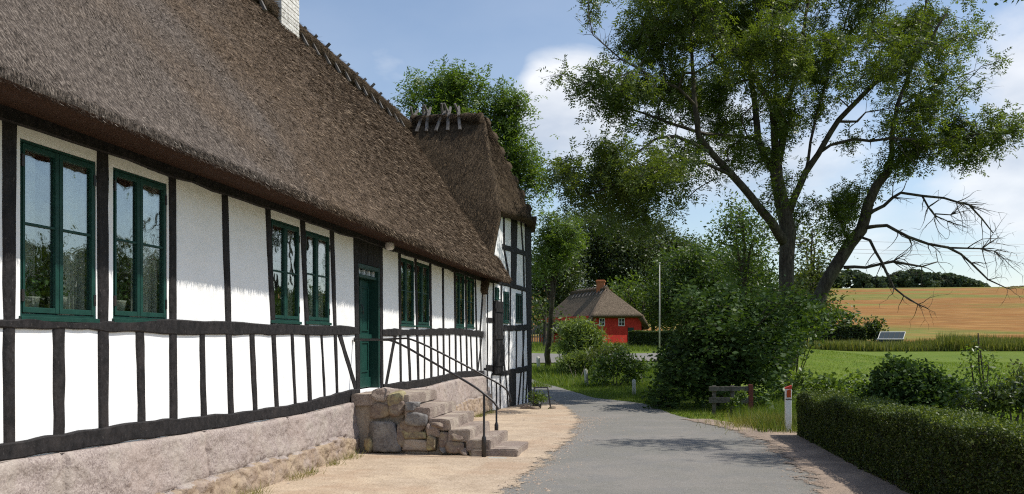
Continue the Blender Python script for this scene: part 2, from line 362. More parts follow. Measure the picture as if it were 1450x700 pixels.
def resample(pts, n):
    P = np.array([[p[0], p[1]] for p in pts], float); d = np.r_[0, np.cumsum(np.linalg.norm(np.diff(P, axis=0), axis=1))]
    t = np.linspace(0, d[-1], n); return np.c_[np.interp(t, d, P[:, 0]), np.interp(t, d, P[:, 1])]
def ribbon(name, left, right, lift, m, n=120, k=12, jl=0, jr=0, smooth_it=3, fade=None):
    A, B = resample(left, n), resample(right, n)
    for _ in range(smooth_it):
        A[1:-1] = (A[:-2] + 2 * A[1:-1] + A[2:]) / 4; B[1:-1] = (B[:-2] + 2 * B[1:-1] + B[2:]) / 4
    mb = MB()
    for i in range(n):
        a, b = A[i].copy(), B[i].copy(); d = b - a; L = np.linalg.norm(d) + 1e-6
        if jl: a += d / L * jl * (mn.fractal(Vector((a[0] * 1.3, a[1] * 1.3, 3)), .7, 2.2, 7))
        if jr: b += d / L * jr * (mn.fractal(Vector((b[0] * 1.3, b[1] * 1.3, 9)), .7, 2.2, 7))
        for j in range(k + 1):
            q = a + (b - a) * j / k; mb.v.append((q[0], q[1], float(T(q[0], q[1])) + lift))
    mb.f = [(i * (k + 1) + j, i * (k + 1) + j + 1, (i + 1) * (k + 1) + j + 1, (i + 1) * (k + 1) + j) for i in range(n - 1) for j in range(k)]; mb.m = [0] * len(mb.f)
    o = mb.build(name, m, smooth=True); o['kind'] = 'structure'
    if fade:                                            # loose earth thins out towards its edges
        fl, fr_ = fade; at = o.data.attributes.new('cover', 'FLOAT', 'POINT'); vals = []
        for i in range(n):
            for j in range(k + 1): u = j / k; vals.append(min(u / fl if fl else 1, (1 - u) / fr_ if fr_ else 1, 1))
        at.data.foreach_set('value', vals)
    return o
def loose(m):
    nt = m.node_tree; L = nt.links.new; b = nt.nodes['Principled BSDF']; at = nt.nodes.new('ShaderNodeAttribute'); at.attribute_name = 'cover'
    tcx = nt.nodes.new('ShaderNodeTexCoord'); acc_ = None
    for sc, wt in ((2.2, .9), (14, .8), (60, .7)):
        n = nt.nodes.new('ShaderNodeTexNoise'); n.inputs['Scale'].default_value = sc; n.inputs['Detail'].default_value = 4; L(tcx.outputs['Object'], n.inputs['Vector'])
        q = nt.nodes.new('ShaderNodeMath'); q.operation = 'MULTIPLY_ADD'; L(n.outputs['Fac'], q.inputs[0]); q.inputs[1].default_value = wt; q.inputs[2].default_value = -wt / 2
        if acc_ is None: acc_ = q.outputs[0]
        else: z_ = nt.nodes.new('ShaderNodeMath'); z_.operation = 'ADD'; L(acc_, z_.inputs[0]); L(q.outputs[0], z_.inputs[1]); acc_ = z_.outputs[0]
    z_ = nt.nodes.new('ShaderNodeMath'); z_.operation = 'ADD'; L(acc_, z_.inputs[0]); L(at.outputs['Fac'], z_.inputs[1])
    r = nt.nodes.new('ShaderNodeMapRange'); r.inputs['From Min'].default_value = .42; r.inputs['From Max'].default_value = .52; L(z_.outputs[0], r.inputs['Value'])
    t = nt.nodes.new('ShaderNodeBsdfTransparent'); x = nt.nodes.new('ShaderNodeMixShader'); L(r.outputs[0], x.inputs[0]); L(t.outputs[0], x.inputs[1]); L(b.outputs[0], x.inputs[2]); L(x.outputs[0], nt.nodes['Material Output'].inputs['Surface'])
# road: right edge and left edge, near to far, then swinging left behind the house
redge = [(2.2, -8), (2.15, 4), (2.15, 12), (2.1, 15.9), (1.5, 18.6), (.5, 22.6)] + [tuple(G(*p)[:2]) for p in ((910, 572), (844, 565), (787, 548), (752, 537), (700, 531))] + [(-18, 44), (-30, 46)]
ledge = [(-1.9, -8), (-1.95, 4), (-1.9, 9.8), (-1.72, 15.6), (-1.95, 20), (-2.6, 24), (-3.7, 28.5), (-6, 32), (-10, 36), (-18, 39.5), (-30, 42)]
road = ribbon('road', ledge, redge, .022, M['asphalt'], n=200, jl=.12, jr=.12)
# sandy shoulder on the house side
shl = [(-4.7, -8), (-4.7, 12), (-4.7, 22.6), (-4.3, 27.5)]
shr = [(-1.75, -8), (-1.7, 9), (-1.55, 15), (-1.8, 20), (-2.5, 24.2), (-3.6, 28.2)]
loose(M['sand']); loose(M['grittysand'])
shr = [(x + .32, y) for x, y in shr]
ribbon('house_shoulder', shl, shr, .030, M['sand'], n=260, k=40, fade=(0, .20))
ribbon('hedge_shoulder', [(1.35, -8), (1.35, 15), (.9, 18.6), (.3, 21.4)], [(3.6, -8), (3.5, 12), (3.3, 15.5), (2.3, 18), (1.2, 21.6)], .034, M['grittysand'], n=240, k=24, fade=(.45, .12))
# the lane that shows beyond the verge, left of the bushes
ribbon('lane', [(-28, 58), (-12, 57), (-5, 55.5), (2, 57)], [(-28, 49.5), (-12, 50), (-6, 50.5), (1, 52)], .06, M['asphalt'], n=50)
# golden field on the hill
def fieldfn(u, v):
    x = -60 + 420 * u; y = 147 + 300 * v
    return (x, y, float(T(x, y)) + .12)
mf = bpy.data.materials.new('ripe_field'); mf.use_nodes = True; nt = mf.node_tree; b = nt.nodes['Principled BSDF']; b.inputs['Roughness'].default_value = .95; b.inputs['Specular IOR Level'].default_value = .1
tcx = nt.nodes.new('ShaderNodeTexCoord')
def nnoise(scale, st_, lo, hi, detail=5, off=(0, 0, 0)):
    mp_ = nt.nodes.new('ShaderNodeMapping'); mp_.inputs['Scale'].default_value = st_; mp_.inputs['Location'].default_value = off; nt.links.new(tcx.outputs['Object'], mp_.inputs['Vector'])
    n = nt.nodes.new('ShaderNodeTexNoise'); n.inputs['Scale'].default_value = scale; n.inputs['Detail'].default_value = detail; nt.links.new(mp_.outputs[0], n.inputs['Vector'])
    r = nt.nodes.new('ShaderNodeMapRange'); r.inputs['From Min'].default_value = lo; r.inputs['From Max'].default_value = hi; nt.links.new(n.outputs['Fac'], r.inputs['Value']); return r.outputs[0]
c = nmix(nt, (.215, .092, .024), (.275, .135, .04), nnoise(.06, (.35, 1, 1), .35, .65, 8))
c = nmix(nt, c, (.20, .10, .03), nnoise(.35, (.12, 1, 1), .5, .72, 6))
c = nmix(nt, c, (.12, .15, .03), nnoise(.016, (.5, 1, 1), .50, .56, 6, (3.2, 1.1, 0)))
wv = nt.nodes.new('ShaderNodeTexWave'); wv.wave_type = 'BANDS'; wv.bands_direction = 'Y'; wv.inputs['Scale'].default_value = .028; wv.inputs['Distortion'].default_value = 5; wv.inputs['Detail'].default_value = 2; wv.inputs['Detail Scale'].default_value = .4
mpw = nt.nodes.new('ShaderNodeMapping'); mpw.inputs['Rotation'].default_value = (0, 0, .15); nt.links.new(tcx.outputs['Object'], mpw.inputs['Vector']); nt.links.new(mpw.outputs[0], wv.inputs['Vector'])
rr = nt.nodes.new('ShaderNodeMapRange'); rr.inputs['From Min'].default_value = .6; rr.inputs['From Max'].default_value = 1; rr.inputs['To Max'].default_value = .35; nt.links.new(wv.outputs['Fac'], rr.inputs['Value'])
c = nmix(nt, c, (.20, .13, .04), rr.outputs[0])
c = nmix(nt, c, (.36, .20, .065), nnoise(.9, (.15, 1, 1), .5, .66, 6)); c = nmix(nt, c, (.15, .075, .022), nnoise(1.3, (.12, 1, 1), .52, .70, 6))
c = nmix(nt, c, (.17, .17, .04), nnoise(.03, (.3, 1.6, 1), .56, .64, 6, (7, 2, 0)))
nt.links.new(c, b.inputs['Base Color'])
fm = MB(); fm.grid(fieldfn, 90, 90); o = fm.build('field', mf, smooth=True); o['kind'] = 'structure'
# ---------------------------------------------------------------- the half-timbered farmhouse
WP = Plane((-4.65, 0), (-4.65, 30)); GP_A, GP_B = (-4.56, 22.96), (-3.98, 27.2); GW = Plane(GP_A, GP_B)
house = empty('farmhouse', (-4.65, 12, 0), 'long whitewashed half-timbered farmhouse with thatched roof and stone foundation along the road', 'house')
# wall with window openings, in (t, z) of the wall plane
wins = [  # L, R, yTopL, yTopR, yBotL, yBotR, hbar y, mid px
    (28.5, 136, 197, 228, 445, 456, 325, 84), (160, 236.5, 237, 260, 450, 457, 345, 198.5), (383.5, 424.5, 309, 322, 454, 457, 386, 405),
    (432, 467, 326, 336, 456, 458, 390, 449), (566, 586.5, 364, 370, 460, 461.5, 412, 575), (589, 608, 370.5, 376, 461, 462.5, 415, 598),
    (644.5, 657.5, 385, 389, 463, 464, 424, 651), (660, 671.5, 391, 395, 463.5, 464, 428, 665.7)]
WIN = []
for L_, R_, a, b_, c_, d_, hb, mid in wins:
    t0, z0 = WP.hit(L_, a); t1, z1 = WP.hit(R_, b_); _, z2 = WP.hit(L_, c_); _, z3 = WP.hit(R_, d_)
    mt, mz = WP.hit(mid, hb); WIN.append((t0, t1, (z2 + z3) / 2, (z0 + z1) / 2, mt, mz))
dt0, _ = WP.hit(505, 500); dt1, _ = WP.hit(537, 500)
DZ0, DZ1 = .93, 3.02
openings = sorted([(w_[0], w_[1], w_[2], w_[3]) for w_ in WIN] + [(dt0, dt1, DZ0, DZ1)])
pl = MB(); cur = -6.0; END = WP.hit(687, 500)[0]
def wseg(t0, t1, z0, z1):
    n = max(1, int((t1 - t0) / .5)); 
    for i in range(n): pl.pbox(WP, t0 + (t1 - t0) * i / n, t0 + (t1 - t0) * (i + 1) / n, z0, z1, -.2, 0)
for t0, t1, z0, z1 in openings:
    wseg(cur, t0, .7, 3.38); wseg(t0, t1, .7, z0); wseg(t0, t1, z1, 3.38); cur = t1
wseg(cur, 24.2, .7, 3.38)
pl.build('plaster_wall', M['plaster'], house)
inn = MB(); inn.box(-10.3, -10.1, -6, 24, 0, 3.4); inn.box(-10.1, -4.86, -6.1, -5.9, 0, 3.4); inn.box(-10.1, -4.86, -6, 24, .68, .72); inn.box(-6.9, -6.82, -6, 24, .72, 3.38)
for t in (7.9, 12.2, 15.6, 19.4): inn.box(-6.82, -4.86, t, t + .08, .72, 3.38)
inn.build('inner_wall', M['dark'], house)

def timber(name, P, poly, z_lo=None, o=.02, parent=house, seg=10, jit=.006, seed=0, back=-.06):
    """poly: list of (t,z) centre points with half-width: [(t, z, hw), ...]; drawn as a rough-hewn bar"""
    mb = MB(); pts = []
    for i in range(len(poly) - 1):
        a, b = poly[i], poly[i + 1]; k = max(2, int(seg / (len(poly) - 1)))
        for j in range(k): pts.append([a[q] + (b[q] - a[q]) * j / k for q in range(3)])
    pts.append(list(poly[-1]))
    rings = []
    for i, (t, z, hw) in enumerate(pts):
        p, q = pts[max(i - 1, 0)], pts[min(i + 1, len(pts) - 1)]
        dx, dz = q[0] - p[0], q[1] - p[1]; L = math.hypot(dx, dz) + 1e-9; nx, nz_ = -dz / L, dx / L
        e1 = hw + jit * mn.noise(Vector((t * 4, z * 4, seed * 5.1 + 1))) * 2; e2 = hw + jit * mn.noise(Vector((t * 4, z * 4, seed * 3.7 + 9))) * 2
        oo = o + .004 * mn.noise(Vector((t * 3, z * 3, seed)))
        bz = min(.012, hw * .4)
        prof = [(-e1, back), (-e1, oo - bz), (-e1 + bz, oo), (e2 - bz, oo), (e2, oo - bz), (e2, back)]
        rings.append([P.w(t + nx * s_, z + nz_ * s_, d_) for s_, d_ in prof])
    for i, r in enumerate(rings): mb.v += [tuple(p) for p in r]
    for i in range(len(rings) - 1):
        for k in range(5): mb.f.append((i * 6 + k, i * 6 + k + 1, i * 6 + 7 + k, i * 6 + 6 + k)); mb.m.append(0)
    mb.f.append(tuple(range(6))); mb.f.append(tuple((len(rings) - 1) * 6 + k for k in reversed(range(6)))); mb.m += [0, 0]
    return mb.build(name, M['timber'], parent, smooth=False)
def upright(name, P, pxa, ya, wa, pxb, yb, wb, o, seed, jit=.006, ext=.03, parent=house, mid=None):
    ta0, za = P.hit(pxa - wa / 2, ya); ta1, _ = P.hit(pxa + wa / 2, ya); tb0, zb = P.hit(pxb - wb / 2, yb); tb1, _ = P.hit(pxb + wb / 2, yb)
    poly = [((ta0 + ta1) / 2, za + ext, (ta1 - ta0) / 2), ((tb0 + tb1) / 2, zb - ext, (tb1 - tb0) / 2)]
    return timber(name, P, poly, o=o, seed=seed, jit=jit, parent=parent)
def beam(name, P, pts, o, seed, parent=house, seg=60, jit=.01, tmax=None):
    poly = []
    for px, y0, y1 in pts:
        t, z0 = P.hit(px, y0); _, z1 = P.hit(px, y1); poly.append((t, (z0 + z1) / 2, (z0 - z1) / 2))
    return timber(name, P, poly, o=o, seed=seed, seg=seg, jit=jit, parent=parent)
RAIL1 = [(-620, 445, 462), (20, 451.5, 465), (135, 455, 469), (240, 452.5, 474), (380, 458.5, 474.5), (500, 462, 474.6), (506, 462.2, 474.6)]
RAIL2 = [(540, 466, 476), (600, 466, 475), (640, 465, 473.5), (660, 467, 475.5), (687, 469.5, 478)]
SILL1 = [(-620, 745, 770), (0, 628.5, 652.6), (74, 616, 641), (141, 604, 631), (197, 597, 623), (260, 592, 613.6), (325, 584.6, 603), (420, 571.7, 587), (460, 560.5, 577), (504, 550.5, 567), (507, 550, 566.5)]
SILL2 = [(541, 544.5, 548), (569, 541, 552), (603, 536, 547), (627, 531, 540.5), (651, 526, 535), (687, 525, 532)]
WP_z = lambda L: np.array([WP.hit(p[0], (p[2])) for p in L])
beam('sill_beam', WP, SILL1, .034, 1); beam('sill_beam', WP, SILL2, .034, 2)
beam('middle_rail', WP, RAIL1, .027, 3); beam('middle_rail', WP, RAIL2, .027, 4)
timber('wall_plate', WP, [(-6, 3.35, .06), (24, 3.35, .06)], o=.03, seed=5, seg=80, jit=.012)
# posts over the full height
def zat(P, px, y): return P.hit(px, y)[1]
posts = [(12, 160, 20, 12, 640, 14), (144, 215, 15, 146, 610, 13), (243, 245, 9, 245, 600, 10), (317, 268, 8, 326.5, 590, 7), (378, 290, 6.5, 391.5, 578, 4.6), (427.5, 310, 6, 438.5, 575, 4.4),
         (469, 325, 5.5, 477, 560, 2.4), (503, 335, 5.5, 506.5, 562, 5), (538.5, 345, 4.5, 540, 548, 3.6), (565, 355, 3, 567, 545, 2.2), (587.6, 362, 2.6, 592, 540, 2.4), (608.7, 368, 2.4, 610.3, 538, 2.4), (626.5, 372, 2, 628, 533, 2),
         (643, 378, 1.9, 645.3, 528, 1.9), (658.3, 384, 1.8, 661, 528, 1.8), (672.4, 388, 1.6, 675.5, 527, 1.6), (686, 392, 2.4, 686, 530, 2.4)]
for i, p in enumerate(posts): upright('post', WP, *p, .020, 10 + i, jit=.006)
studs = [(82.5, 462, 17, 83, 615, 15.5), (197, 466, 11, 200, 597, 10), (285.5, 470, 7, 288, 590, 8), (356, 472, 6.5, 361, 580, 6), (413, 472, 3.6, 417.5, 572, 3.2), (454.4, 472, 2.4, 459.5, 562, 2.6),
         (577.4, 474, 3, 580.5, 541, 3), (600.5, 474, 1.8, 600.8, 537, 1.5), (618.6, 473, 1.8, 620.3, 533, 1.8), (636, 472, 1.8, 636.5, 530, 1.6), (651.5, 474, 1.8, 653.4, 527, 1.8), (666, 475, 1.6, 668, 527, 1.6), (679.5, 476, 1.4, 681, 527, 1.4)]
for i, p in enumerate(studs): upright('stud', WP, *p, .015, 40 + i, jit=.007)
for i, p in enumerate([(480, 474, 4.6, 505, 553, 4.2), (560, 474, 3.4, 546, 545, 3.4), (685, 393, 2, 679.5, 470, 2), (682.5, 477, 1.5, 676, 527, 1.5)]): upright('brace', WP, *p, .010, 60 + i)
# more posts and studs left of the frame
for i in range(9):
    t = 4.6 - i * 1.15; timber('post', WP, [(t, 3.35, .07), (t, .9, .07)], o=.02, seed=70 + i)
    timber('stud', WP, [(t - .57, 1.82, .05), (t - .57, .95, .05)], o=.015, seed=80 + i)

# windows
def window(P, t0, t1, z0, z1, mt, mz, parent, k=0, fr=.024, o1=-.006, small=False):
    f = MB(); f.pbox(P, t0, t0 + fr, z0, z1, -.09, o1); f.pbox(P, t1 - fr, t1, z0, z1, -.09, o1); f.pbox(P, t0 + fr, t1 - fr, z1 - fr, z1, -.09, o1 - .002); f.pbox(P, t0 + fr, t1 - fr, z0, z0 + fr * 1.2, -.09, o1 - .002)
    f.pbox(P, t0 - .015, t1 + .015, z0 - .03, z0 + .006, -.03, o1 + .032)
    w_ = f.build('window', M['green'], parent, bevel=.004)
    a, b, c_, d_ = t0 + fr + .004, t1 - fr - .004, z0 + fr * 1.2 + .004, z1 - fr - .004
    st_ = .042 if not small else .03
    for (x0, x1) in ((a, mt - .003), (mt + .003, b)):
        sa, sb_ = (.024, st_) if x0 == a else (st_, .030)
        q = MB(); q.pbox(P, x0, x0 + sa, c_, d_, -.05, o1 + .008); q.pbox(P, x1 - sb_, x1, c_, d_, -.05, o1 + .008)
        q.pbox(P, x0 + sa, x1 - sb_, d_ - st_, d_, -.05, o1 + .006); q.pbox(P, x0 + sa, x1 - sb_, c_, c_ + st_, -.05, o1 + .006)
        q.pbox(P, x0 + sa, x1 - sb_, mz - .010, mz + .010, -.045, o1 + .002)
        q.build('casement', M['green'], w_, bevel=.003)
        for (u0, u1) in ((c_ + st_, mz - .010), (mz + .010, d_ - st_)):
            g_ = MB(); g_.pbox(P, x0 + sa, x1 - sb_, u0, u1, -.026, -.022); g_.build('pane', M['glass'], w_)
    if not small:
        for zz in (z0 + .16, z1 - .16):
            for tt in (t0 + fr, t1 - fr): h = MB(); h.pbox(P, tt - .012, tt + .012, zz - .045, zz + .045, o1 + .004, o1 + .016); h.build('hinge', M['iron'], w_)
    return w_
for i, w_ in enumerate(WIN): window(WP, *w_, house, i)

# door: frame, leaf in its recess, small transom lights, boarded head
dn = MB(); dn.pbox(WP, dt0 + .0, dt0 + .07, DZ0, 3.3, -.22, .012); dn.pbox(WP, dt1 - .07, dt1, DZ0, 3.3, -.22, .012); dn.pbox(WP, dt0 + .07, dt1 - .07, 2.86, 2.93, -.22, .008); dn.pbox(WP, dt0 + .07, dt1 - .07, 2.72, 2.77, -.20, -.02)
door_frame = dn.build('door_frame', M['greend'], house, bevel=.005)
lf = MB(); a, b = dt0 + .075, dt1 - .075; zt = 2.715; zb = DZ0 + .02; lf.pbox(WP, a, b, zb, zt, -.19, -.15)
door = lf.build('door', M['green'], house, bevel=.004)
pn = MB(); w2 = (b - a)
for (x0, x1) in ((a + .08, a + w2 / 2 - .05), (a + w2 / 2 + .05, b - .08)):
    for (u0, u1) in ((zb + .25, zb + .75), (zb + .92, zt - .12)):
        for (p0, p1, q0, q1) in ((x0, x1, u0, u0 + .025), (x0, x1, u1 - .025, u1), (x0, x0 + .025, u0 + .025, u1 - .025), (x1 - .025, x1, u0 + .025, u1 - .025)): pn.pbox(WP, p0, p1, q0, q1, -.15, -.132)
pn.pbox(WP, a + .02, b - .02, zb + .80, zb + .87, -.15, -.10); pn.pbox(WP, a + .01, b - .01, zb + .0, zb + .16, -.15, -.12); pn.pbox(WP, (a + b) / 2 - .03, (a + b) / 2 + .03, zb + .16, zb + .80, -.15, -.125); pn.pbox(WP, (a + b) / 2 - .03, (a + b) / 2 + .03, zb + .87, zt, -.15, -.125)
pn.build('moulding', M['green'], door, bevel=.004)
hd = MB(); hz = zb + 1.0; hd.tube([WP.w(a + .12, hz, -.15), WP.w(a + .12, hz, -.08), WP.w(a + .24, hz - .01, -.08)], .011); hd.pbox(WP, a + .09, a + .15, hz - .1, hz + .08, -.149, -.142)
hd.build('handle', M['iron'], door); hd = MB()
hd.tube([WP.w((a + b) / 2, zb + 1.35, -.12), WP.w((a + b) / 2, zb + 1.30, -.09), WP.w((a + b) / 2 - .03, zb + 1.25, -.08), WP.w((a + b) / 2, zb + 1.2, -.09)], .009)
hd.build('knocker', M['iron'], door)
n = 4; u0, u1 = dt0 + .08, dt1 - .08
tr = MB(); tr.pbox(WP, u0, u1, 2.771, 2.779, -.13, -.06); transom = tr.build('transom_window', M['white'], house)
for k in range(n + 1):
    x = u0 + (u1 - u0) * k / n; tr = MB(); tr.pbox(WP, x - .012, x + .012, 2.780, 2.858, -.13, -.06); tr.build('glazing_bar', M['white'], transom)
tg = MB(); tg.pbox(WP, u0, u1, 2.775, 2.858, -.10, -.096); tg.build('pane', M['glass'], transom)
hb = MB(); nb = 7
for k in range(nb):
    x0 = dt0 + .02 + (dt1 - dt0 - .04) * k / nb; hb.pbox(WP, x0, x0 + (dt1 - dt0 - .04) / nb - .006, 2.935, 3.30, -.05, .014 + .003 * (k % 2))
hb.build('door_head_board', M['timber'], house)
# curtains and pot plants stand behind the panes: things of their own
def curtain(t0, t1, z0, z1, m, label, o=-.16, n=26, amp=.018):
    mb = MB()
    def fn(u, v):
        t = t0 + (t1 - t0) * u; z = z0 + (z1 - z0) * v
        return WP.w(t, z, o + amp * math.sin(u * n * 1.0 + 1.3 * math.sin(v * 2)) * (1 - .25 * v) + .006 * math.sin(u * 61))
    mb.grid(fn, 60, 6); ob = mb.build('curtain', m, smooth=True); s = ob.modifiers.new('solid', 'SOLIDIFY'); s.thickness = .003
    return tag(ob, label, 'curtain', 'curtains behind the farmhouse windows')
def wz(i): return WIN[i]
w0 = WIN[0]; curtain(w0[1] - .27, w0[1] - .03, w0[2] - .05, w0[3] + .05, M['curtain'], 'pale curtain drawn to the right side of the window nearest the left edge')
curtain(w0[0] + .28, w0[0] + .42, w0[2] - .05, w0[3] + .05, M['curtain'], 'narrow pale curtain hanging in the middle of the window nearest the left edge', o=-.22)
w1 = WIN[1]; curtain(w1[1] - .36, w1[1] - .02, w1[2] - .05, w1[3] + .05, M['curtain'], 'pale curtain filling the right casement of the second window from the left')
w2_ = WIN[2]; curtain(w2_[0] + .03, w2_[0] + .42, w2_[2] - .05, w2_[3] + .05, M['curtainbrown'], 'brown curtain in the left casement of the third window from the left', amp=.03)
w3 = WIN[3]; curtain(w3[1] - .3, w3[1] - .03, w3[2] - .05, w3[3] + .05, M['curtain'], 'pale curtain in the window just left of the green door', o=-.2)
for i, nm in ((4, 'first window right of the green door'), (5, 'second window right of the green door'), (6, 'second last window before the wing'), (7, 'last window before the wing')):
    w_ = WIN[i]; curtain(w_[0] + .04, w_[0] + .22, w_[2] - .05, w_[3] + .05, M['curtain'], 'pale curtain on the left of the ' + nm, o=-.2)
PLANTLEAF = leafmat('pot_plant_leaf', (.03, .07, .02), (.07, .14, .04)); FLOWER = mat('white_petal', (.8, .78, .72), .7)
def potplant(t, z, label, o=-.1, flowers=True, sc=1.0):
    c = WP.w(t, z, o - .02)
    root = empty('potted_plant', c, label, 'potted plant', 'pot plants on the window sills')
    p = MB(); p.lathe((c.x, c.y, c.z), [(.0, 0), (.045 * sc, 0), (.06 * sc, .09 * sc), (.066 * sc, .1 * sc), (.055 * sc, .1 * sc), (0, .09 * sc)]); p.build('pot', M['terracotta'], root, smooth=True)
    V = leaves(np.array([[c.x, c.y, c.z + .19 * sc]]) + rng.normal(0, 1, (90, 3)) * [.04, .06, .06], .05, .028); npmesh('foliage', V, 4, PLANTLEAF, root, tone=rng.random(90))
    if flowers:
        f = MB()
        for k in range(6): f.rock((c.x + random.gauss(0, .03) + .02, c.y + random.gauss(0, .05), c.z + .24 * sc + random.gauss(0, .03)), (.016, .016, .012), k, sub=1)
        f.build('flower', FLOWER, root, smooth=True)
def leaves(cen, ln, wd, droop=0.0, jit=.3, flat=0.0):
    """diamond leaf quads at random orientation round the given centres"""
    n = len(cen); d = rng.normal(0, 1, (n, 3)); d[:, 2] = d[:, 2] * (1 - flat) - droop; d /= np.linalg.norm(d, axis=1)[:, None] + 1e-9
    r = rng.normal(0, 1, (n, 3))
    if flat: r[:, 2] *= (1 - flat)
    s_ = np.cross(d, r); s_ /= np.linalg.norm(s_, axis=1)[:, None] + 1e-9
    if flat:                                            # keep blades roughly facing up
        s_[:, 2] *= (1 - flat * .7); s_ /= np.linalg.norm(s_, axis=1)[:, None] + 1e-9
    L = (ln * (1 + jit * rng.normal(0, 1, n)).clip(.4, 2))[:, None]; Wd = (wd * (1 + jit * rng.normal(0, 1, n)).clip(.4, 2))[:, None]
    V = np.empty((n, 4, 3)); V[:, 0] = cen - d * L / 2; V[:, 1] = cen + s_ * Wd / 2 - d * L * .05; V[:, 2] = cen + d * L / 2; V[:, 3] = cen - s_ * Wd / 2 - d * L * .05
    return V.reshape(-1, 3)
potplant((w0[0] + w0[1]) / 2 + .12, w0[2] + .05, 'flowering pot plant behind the right casement of the window nearest the left edge', sc=1.2)
potplant(w0[0] + .26, w0[2] + .05, 'dark leafy pot plant behind the left casement of the window nearest the left edge', flowers=False, sc=1.1)
potplant((w1[0] + w1[1]) / 2 - .18, w1[2] + .05, 'pot plant with white flowers behind the second window from the left', sc=1.2)
# globe lamp
lt, lz = WP.hit(540.6, 349.4); lx = WP.w(lt - .10, lz - .0, .17)
lamp = empty('wall_lamp', lx, 'white globe lamp under the thatch by the green door', 'lamp')
q = MB(); q.rock(tuple(lx), (.082, .082, .082), 3, sub=3, amp=0); q.build('globe', M['opal'], lamp, smooth=True)
q = MB(); q.tube([lx + Vector((0, 0, .06)), lx + Vector((0, 0, .12)), Vector((-4.64, lx.y, lx.z + .13))], .018); q.lathe((lx.x, lx.y, lx.z + .06), [(.05, 0), (.05, .03), (0, .035)]); q.build('bracket', M['iron'], lamp)

# plinth
sb = np.array([WP.hit(p[0], p[2]) for p in SILL1] + [WP.hit(p[0], p[2]) for p in SILL2])
def sillbot(t): return float(np.interp(t, sb[:, 0], sb[:, 1]))
joints = [-6, -4.6, -3.4, -2.0, -.7, .6, 1.9, 3.2, 4.5]
joints += [WP.hit(p, 640)[0] for p in (78, 283, 400, 500, 560, 600, 640, 667)] + [30]
def plinthfn(u, v, t0, t1):
    t = t0 + (t1 - t0) * u; top = sillbot(t) - .004 + .012 * mn.noise(Vector((t * 2.2, 1, 1)))
    z = -.12 + (top + .12) * v
    split = .30 + .10 * mn.noise(Vector((t * .9, 4, 2)))
    o = .075 + .07 * (1 - v)
    if z > split:
        dj = min(abs(t - j + .05 * mn.noise(Vector((z * 4, j, 0)))) for j in joints)
        o += .06 * (1 - math.exp(-(dj / .03))) - .035 + .03 * mn.fractal(Vector((t * 2.5, z * 2.5, 3)), 1, 2, 4)
        o += -.035 * math.exp(-((z - split) / .02))
        if v > .95: o -= .025 * ((v - .95) / .05) ** 2
    else:
        c = mn.voronoi(Vector((t * 3.1 + .35 * mn.noise(Vector((t * 3, z * 3, 0))), z * 6.0, 5.0)))[0]; o += .030 * min(.3, c[1] - c[0]) ** .5 * 1.5 + .03 + .03 * mn.fractal(Vector((t * 5, z * 5, 7)), 1, 2, 3)
    o += .012 * mn.fractal(Vector((t * 12, z * 12, 1)), 1, 2, 3)
    return WP.w(t, z, max(o, .02))
mb = MB()
for (t0, t1, nu) in ((-6, 4.5, 200), (4.5, 14.3, 620), (14.3, END + .05, 420)):
    b0 = len(mb.v); mb.grid(lambda u, v: plinthfn(u, v, t0, t1), nu, 46)
t = 0
for (t0, t1, nu) in ((-6, END, 300),):
    mb.grid(lambda u, v: WP.w(t0 + (t1 - t0) * u, sillbot(t0 + (t1 - t0) * u) - .006 + .012 * mn.noise(Vector(((t0 + (t1 - t0) * u) * 2.2, 1, 1))), -.1 + .16 * v), nu, 1)
mb.m = [1 if (max(mb.v[i][2] for i in f) < .31 + .08 * mn.noise(Vector((mb.v[f[0]][1] * .9, 4, 2))) + .05 * mn.noise(Vector((mb.v[f[0]][1] * 4, 4, 2)))) else 0 for f in mb.f]
mb.build('stone_foundation', [M['granite'], M['rubble']], house, smooth=True)

# ---------------------------------------------------------------- thatched roof of the long range
SL = 1.40; LIPX, LIPZ = -4.0, EYE + 1.586; RX, RZ = -7.5, EYE + 6.49
def roofsurf(x):                                      # outer surface height above lip
    return LIPZ + (LIPX - x) * SL
prof = [(-4.66, EYE + 1.695), (-4.35, EYE + 1.645), (-4.03, LIPZ - .01), (-3.975, LIPZ + .03), (-3.985, LIPZ + .10), (-4.06, LIPZ + .19)]
N = 46
for i in range(1, N + 1): x = -4.06 + (RX + 4.06) * i / N; prof.append((x, LIPZ + .19 + (RZ - LIPZ - .19) * i / N))
def roofnoise(x, y): return .030 * mn.noise(Vector((x * .5, y * .35, 3))) + .022 * mn.noise(Vector((x * 1.7, y * 1.2, 8))) + .010 * mn.noise(Vector((x * 6, y * 5, 2)))
rb = MB(); NY = 330; ys_ = np.linspace(-6, 25.7, NY); npf = len(prof)
for y in ys_:
    for k, (x, z) in enumerate(prof):
        a = min(1, max(0, (k - 2) / 3)); d = roofnoise(x, y) * (1 if k > 5 else .8 * a) * 1.5
        lw = .012 * mn.noise(Vector((y * 1.1, 2, 2))) + .010 * mn.noise(Vector((y * 5, 2, 7))) if 1 < k < 6 else 0
        ym = 23.55 + max(0, -4 - x) * 1.15 + .05 * mn.noise(Vector((x * 3, 1, 1)))
        rb.v.append((x + d * .81 + lw * .4, min(y, ym), z + d * .58 + lw))
for i in range(NY - 1):
    for k in range(npf - 1):
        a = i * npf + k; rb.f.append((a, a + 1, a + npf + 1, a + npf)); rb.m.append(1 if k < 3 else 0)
b = len(rb.v)
back = [(RX, RZ), (2 * RX + 4.0, LIPZ + .1), (2 * RX + 4.0, LIPZ), (2 * RX + 4.66, EYE + 1.69), (-4.66, EYE + 1.69)]
for y in (-6, 25.7):
    for x, z in back: rb.v.append((x, y, z))
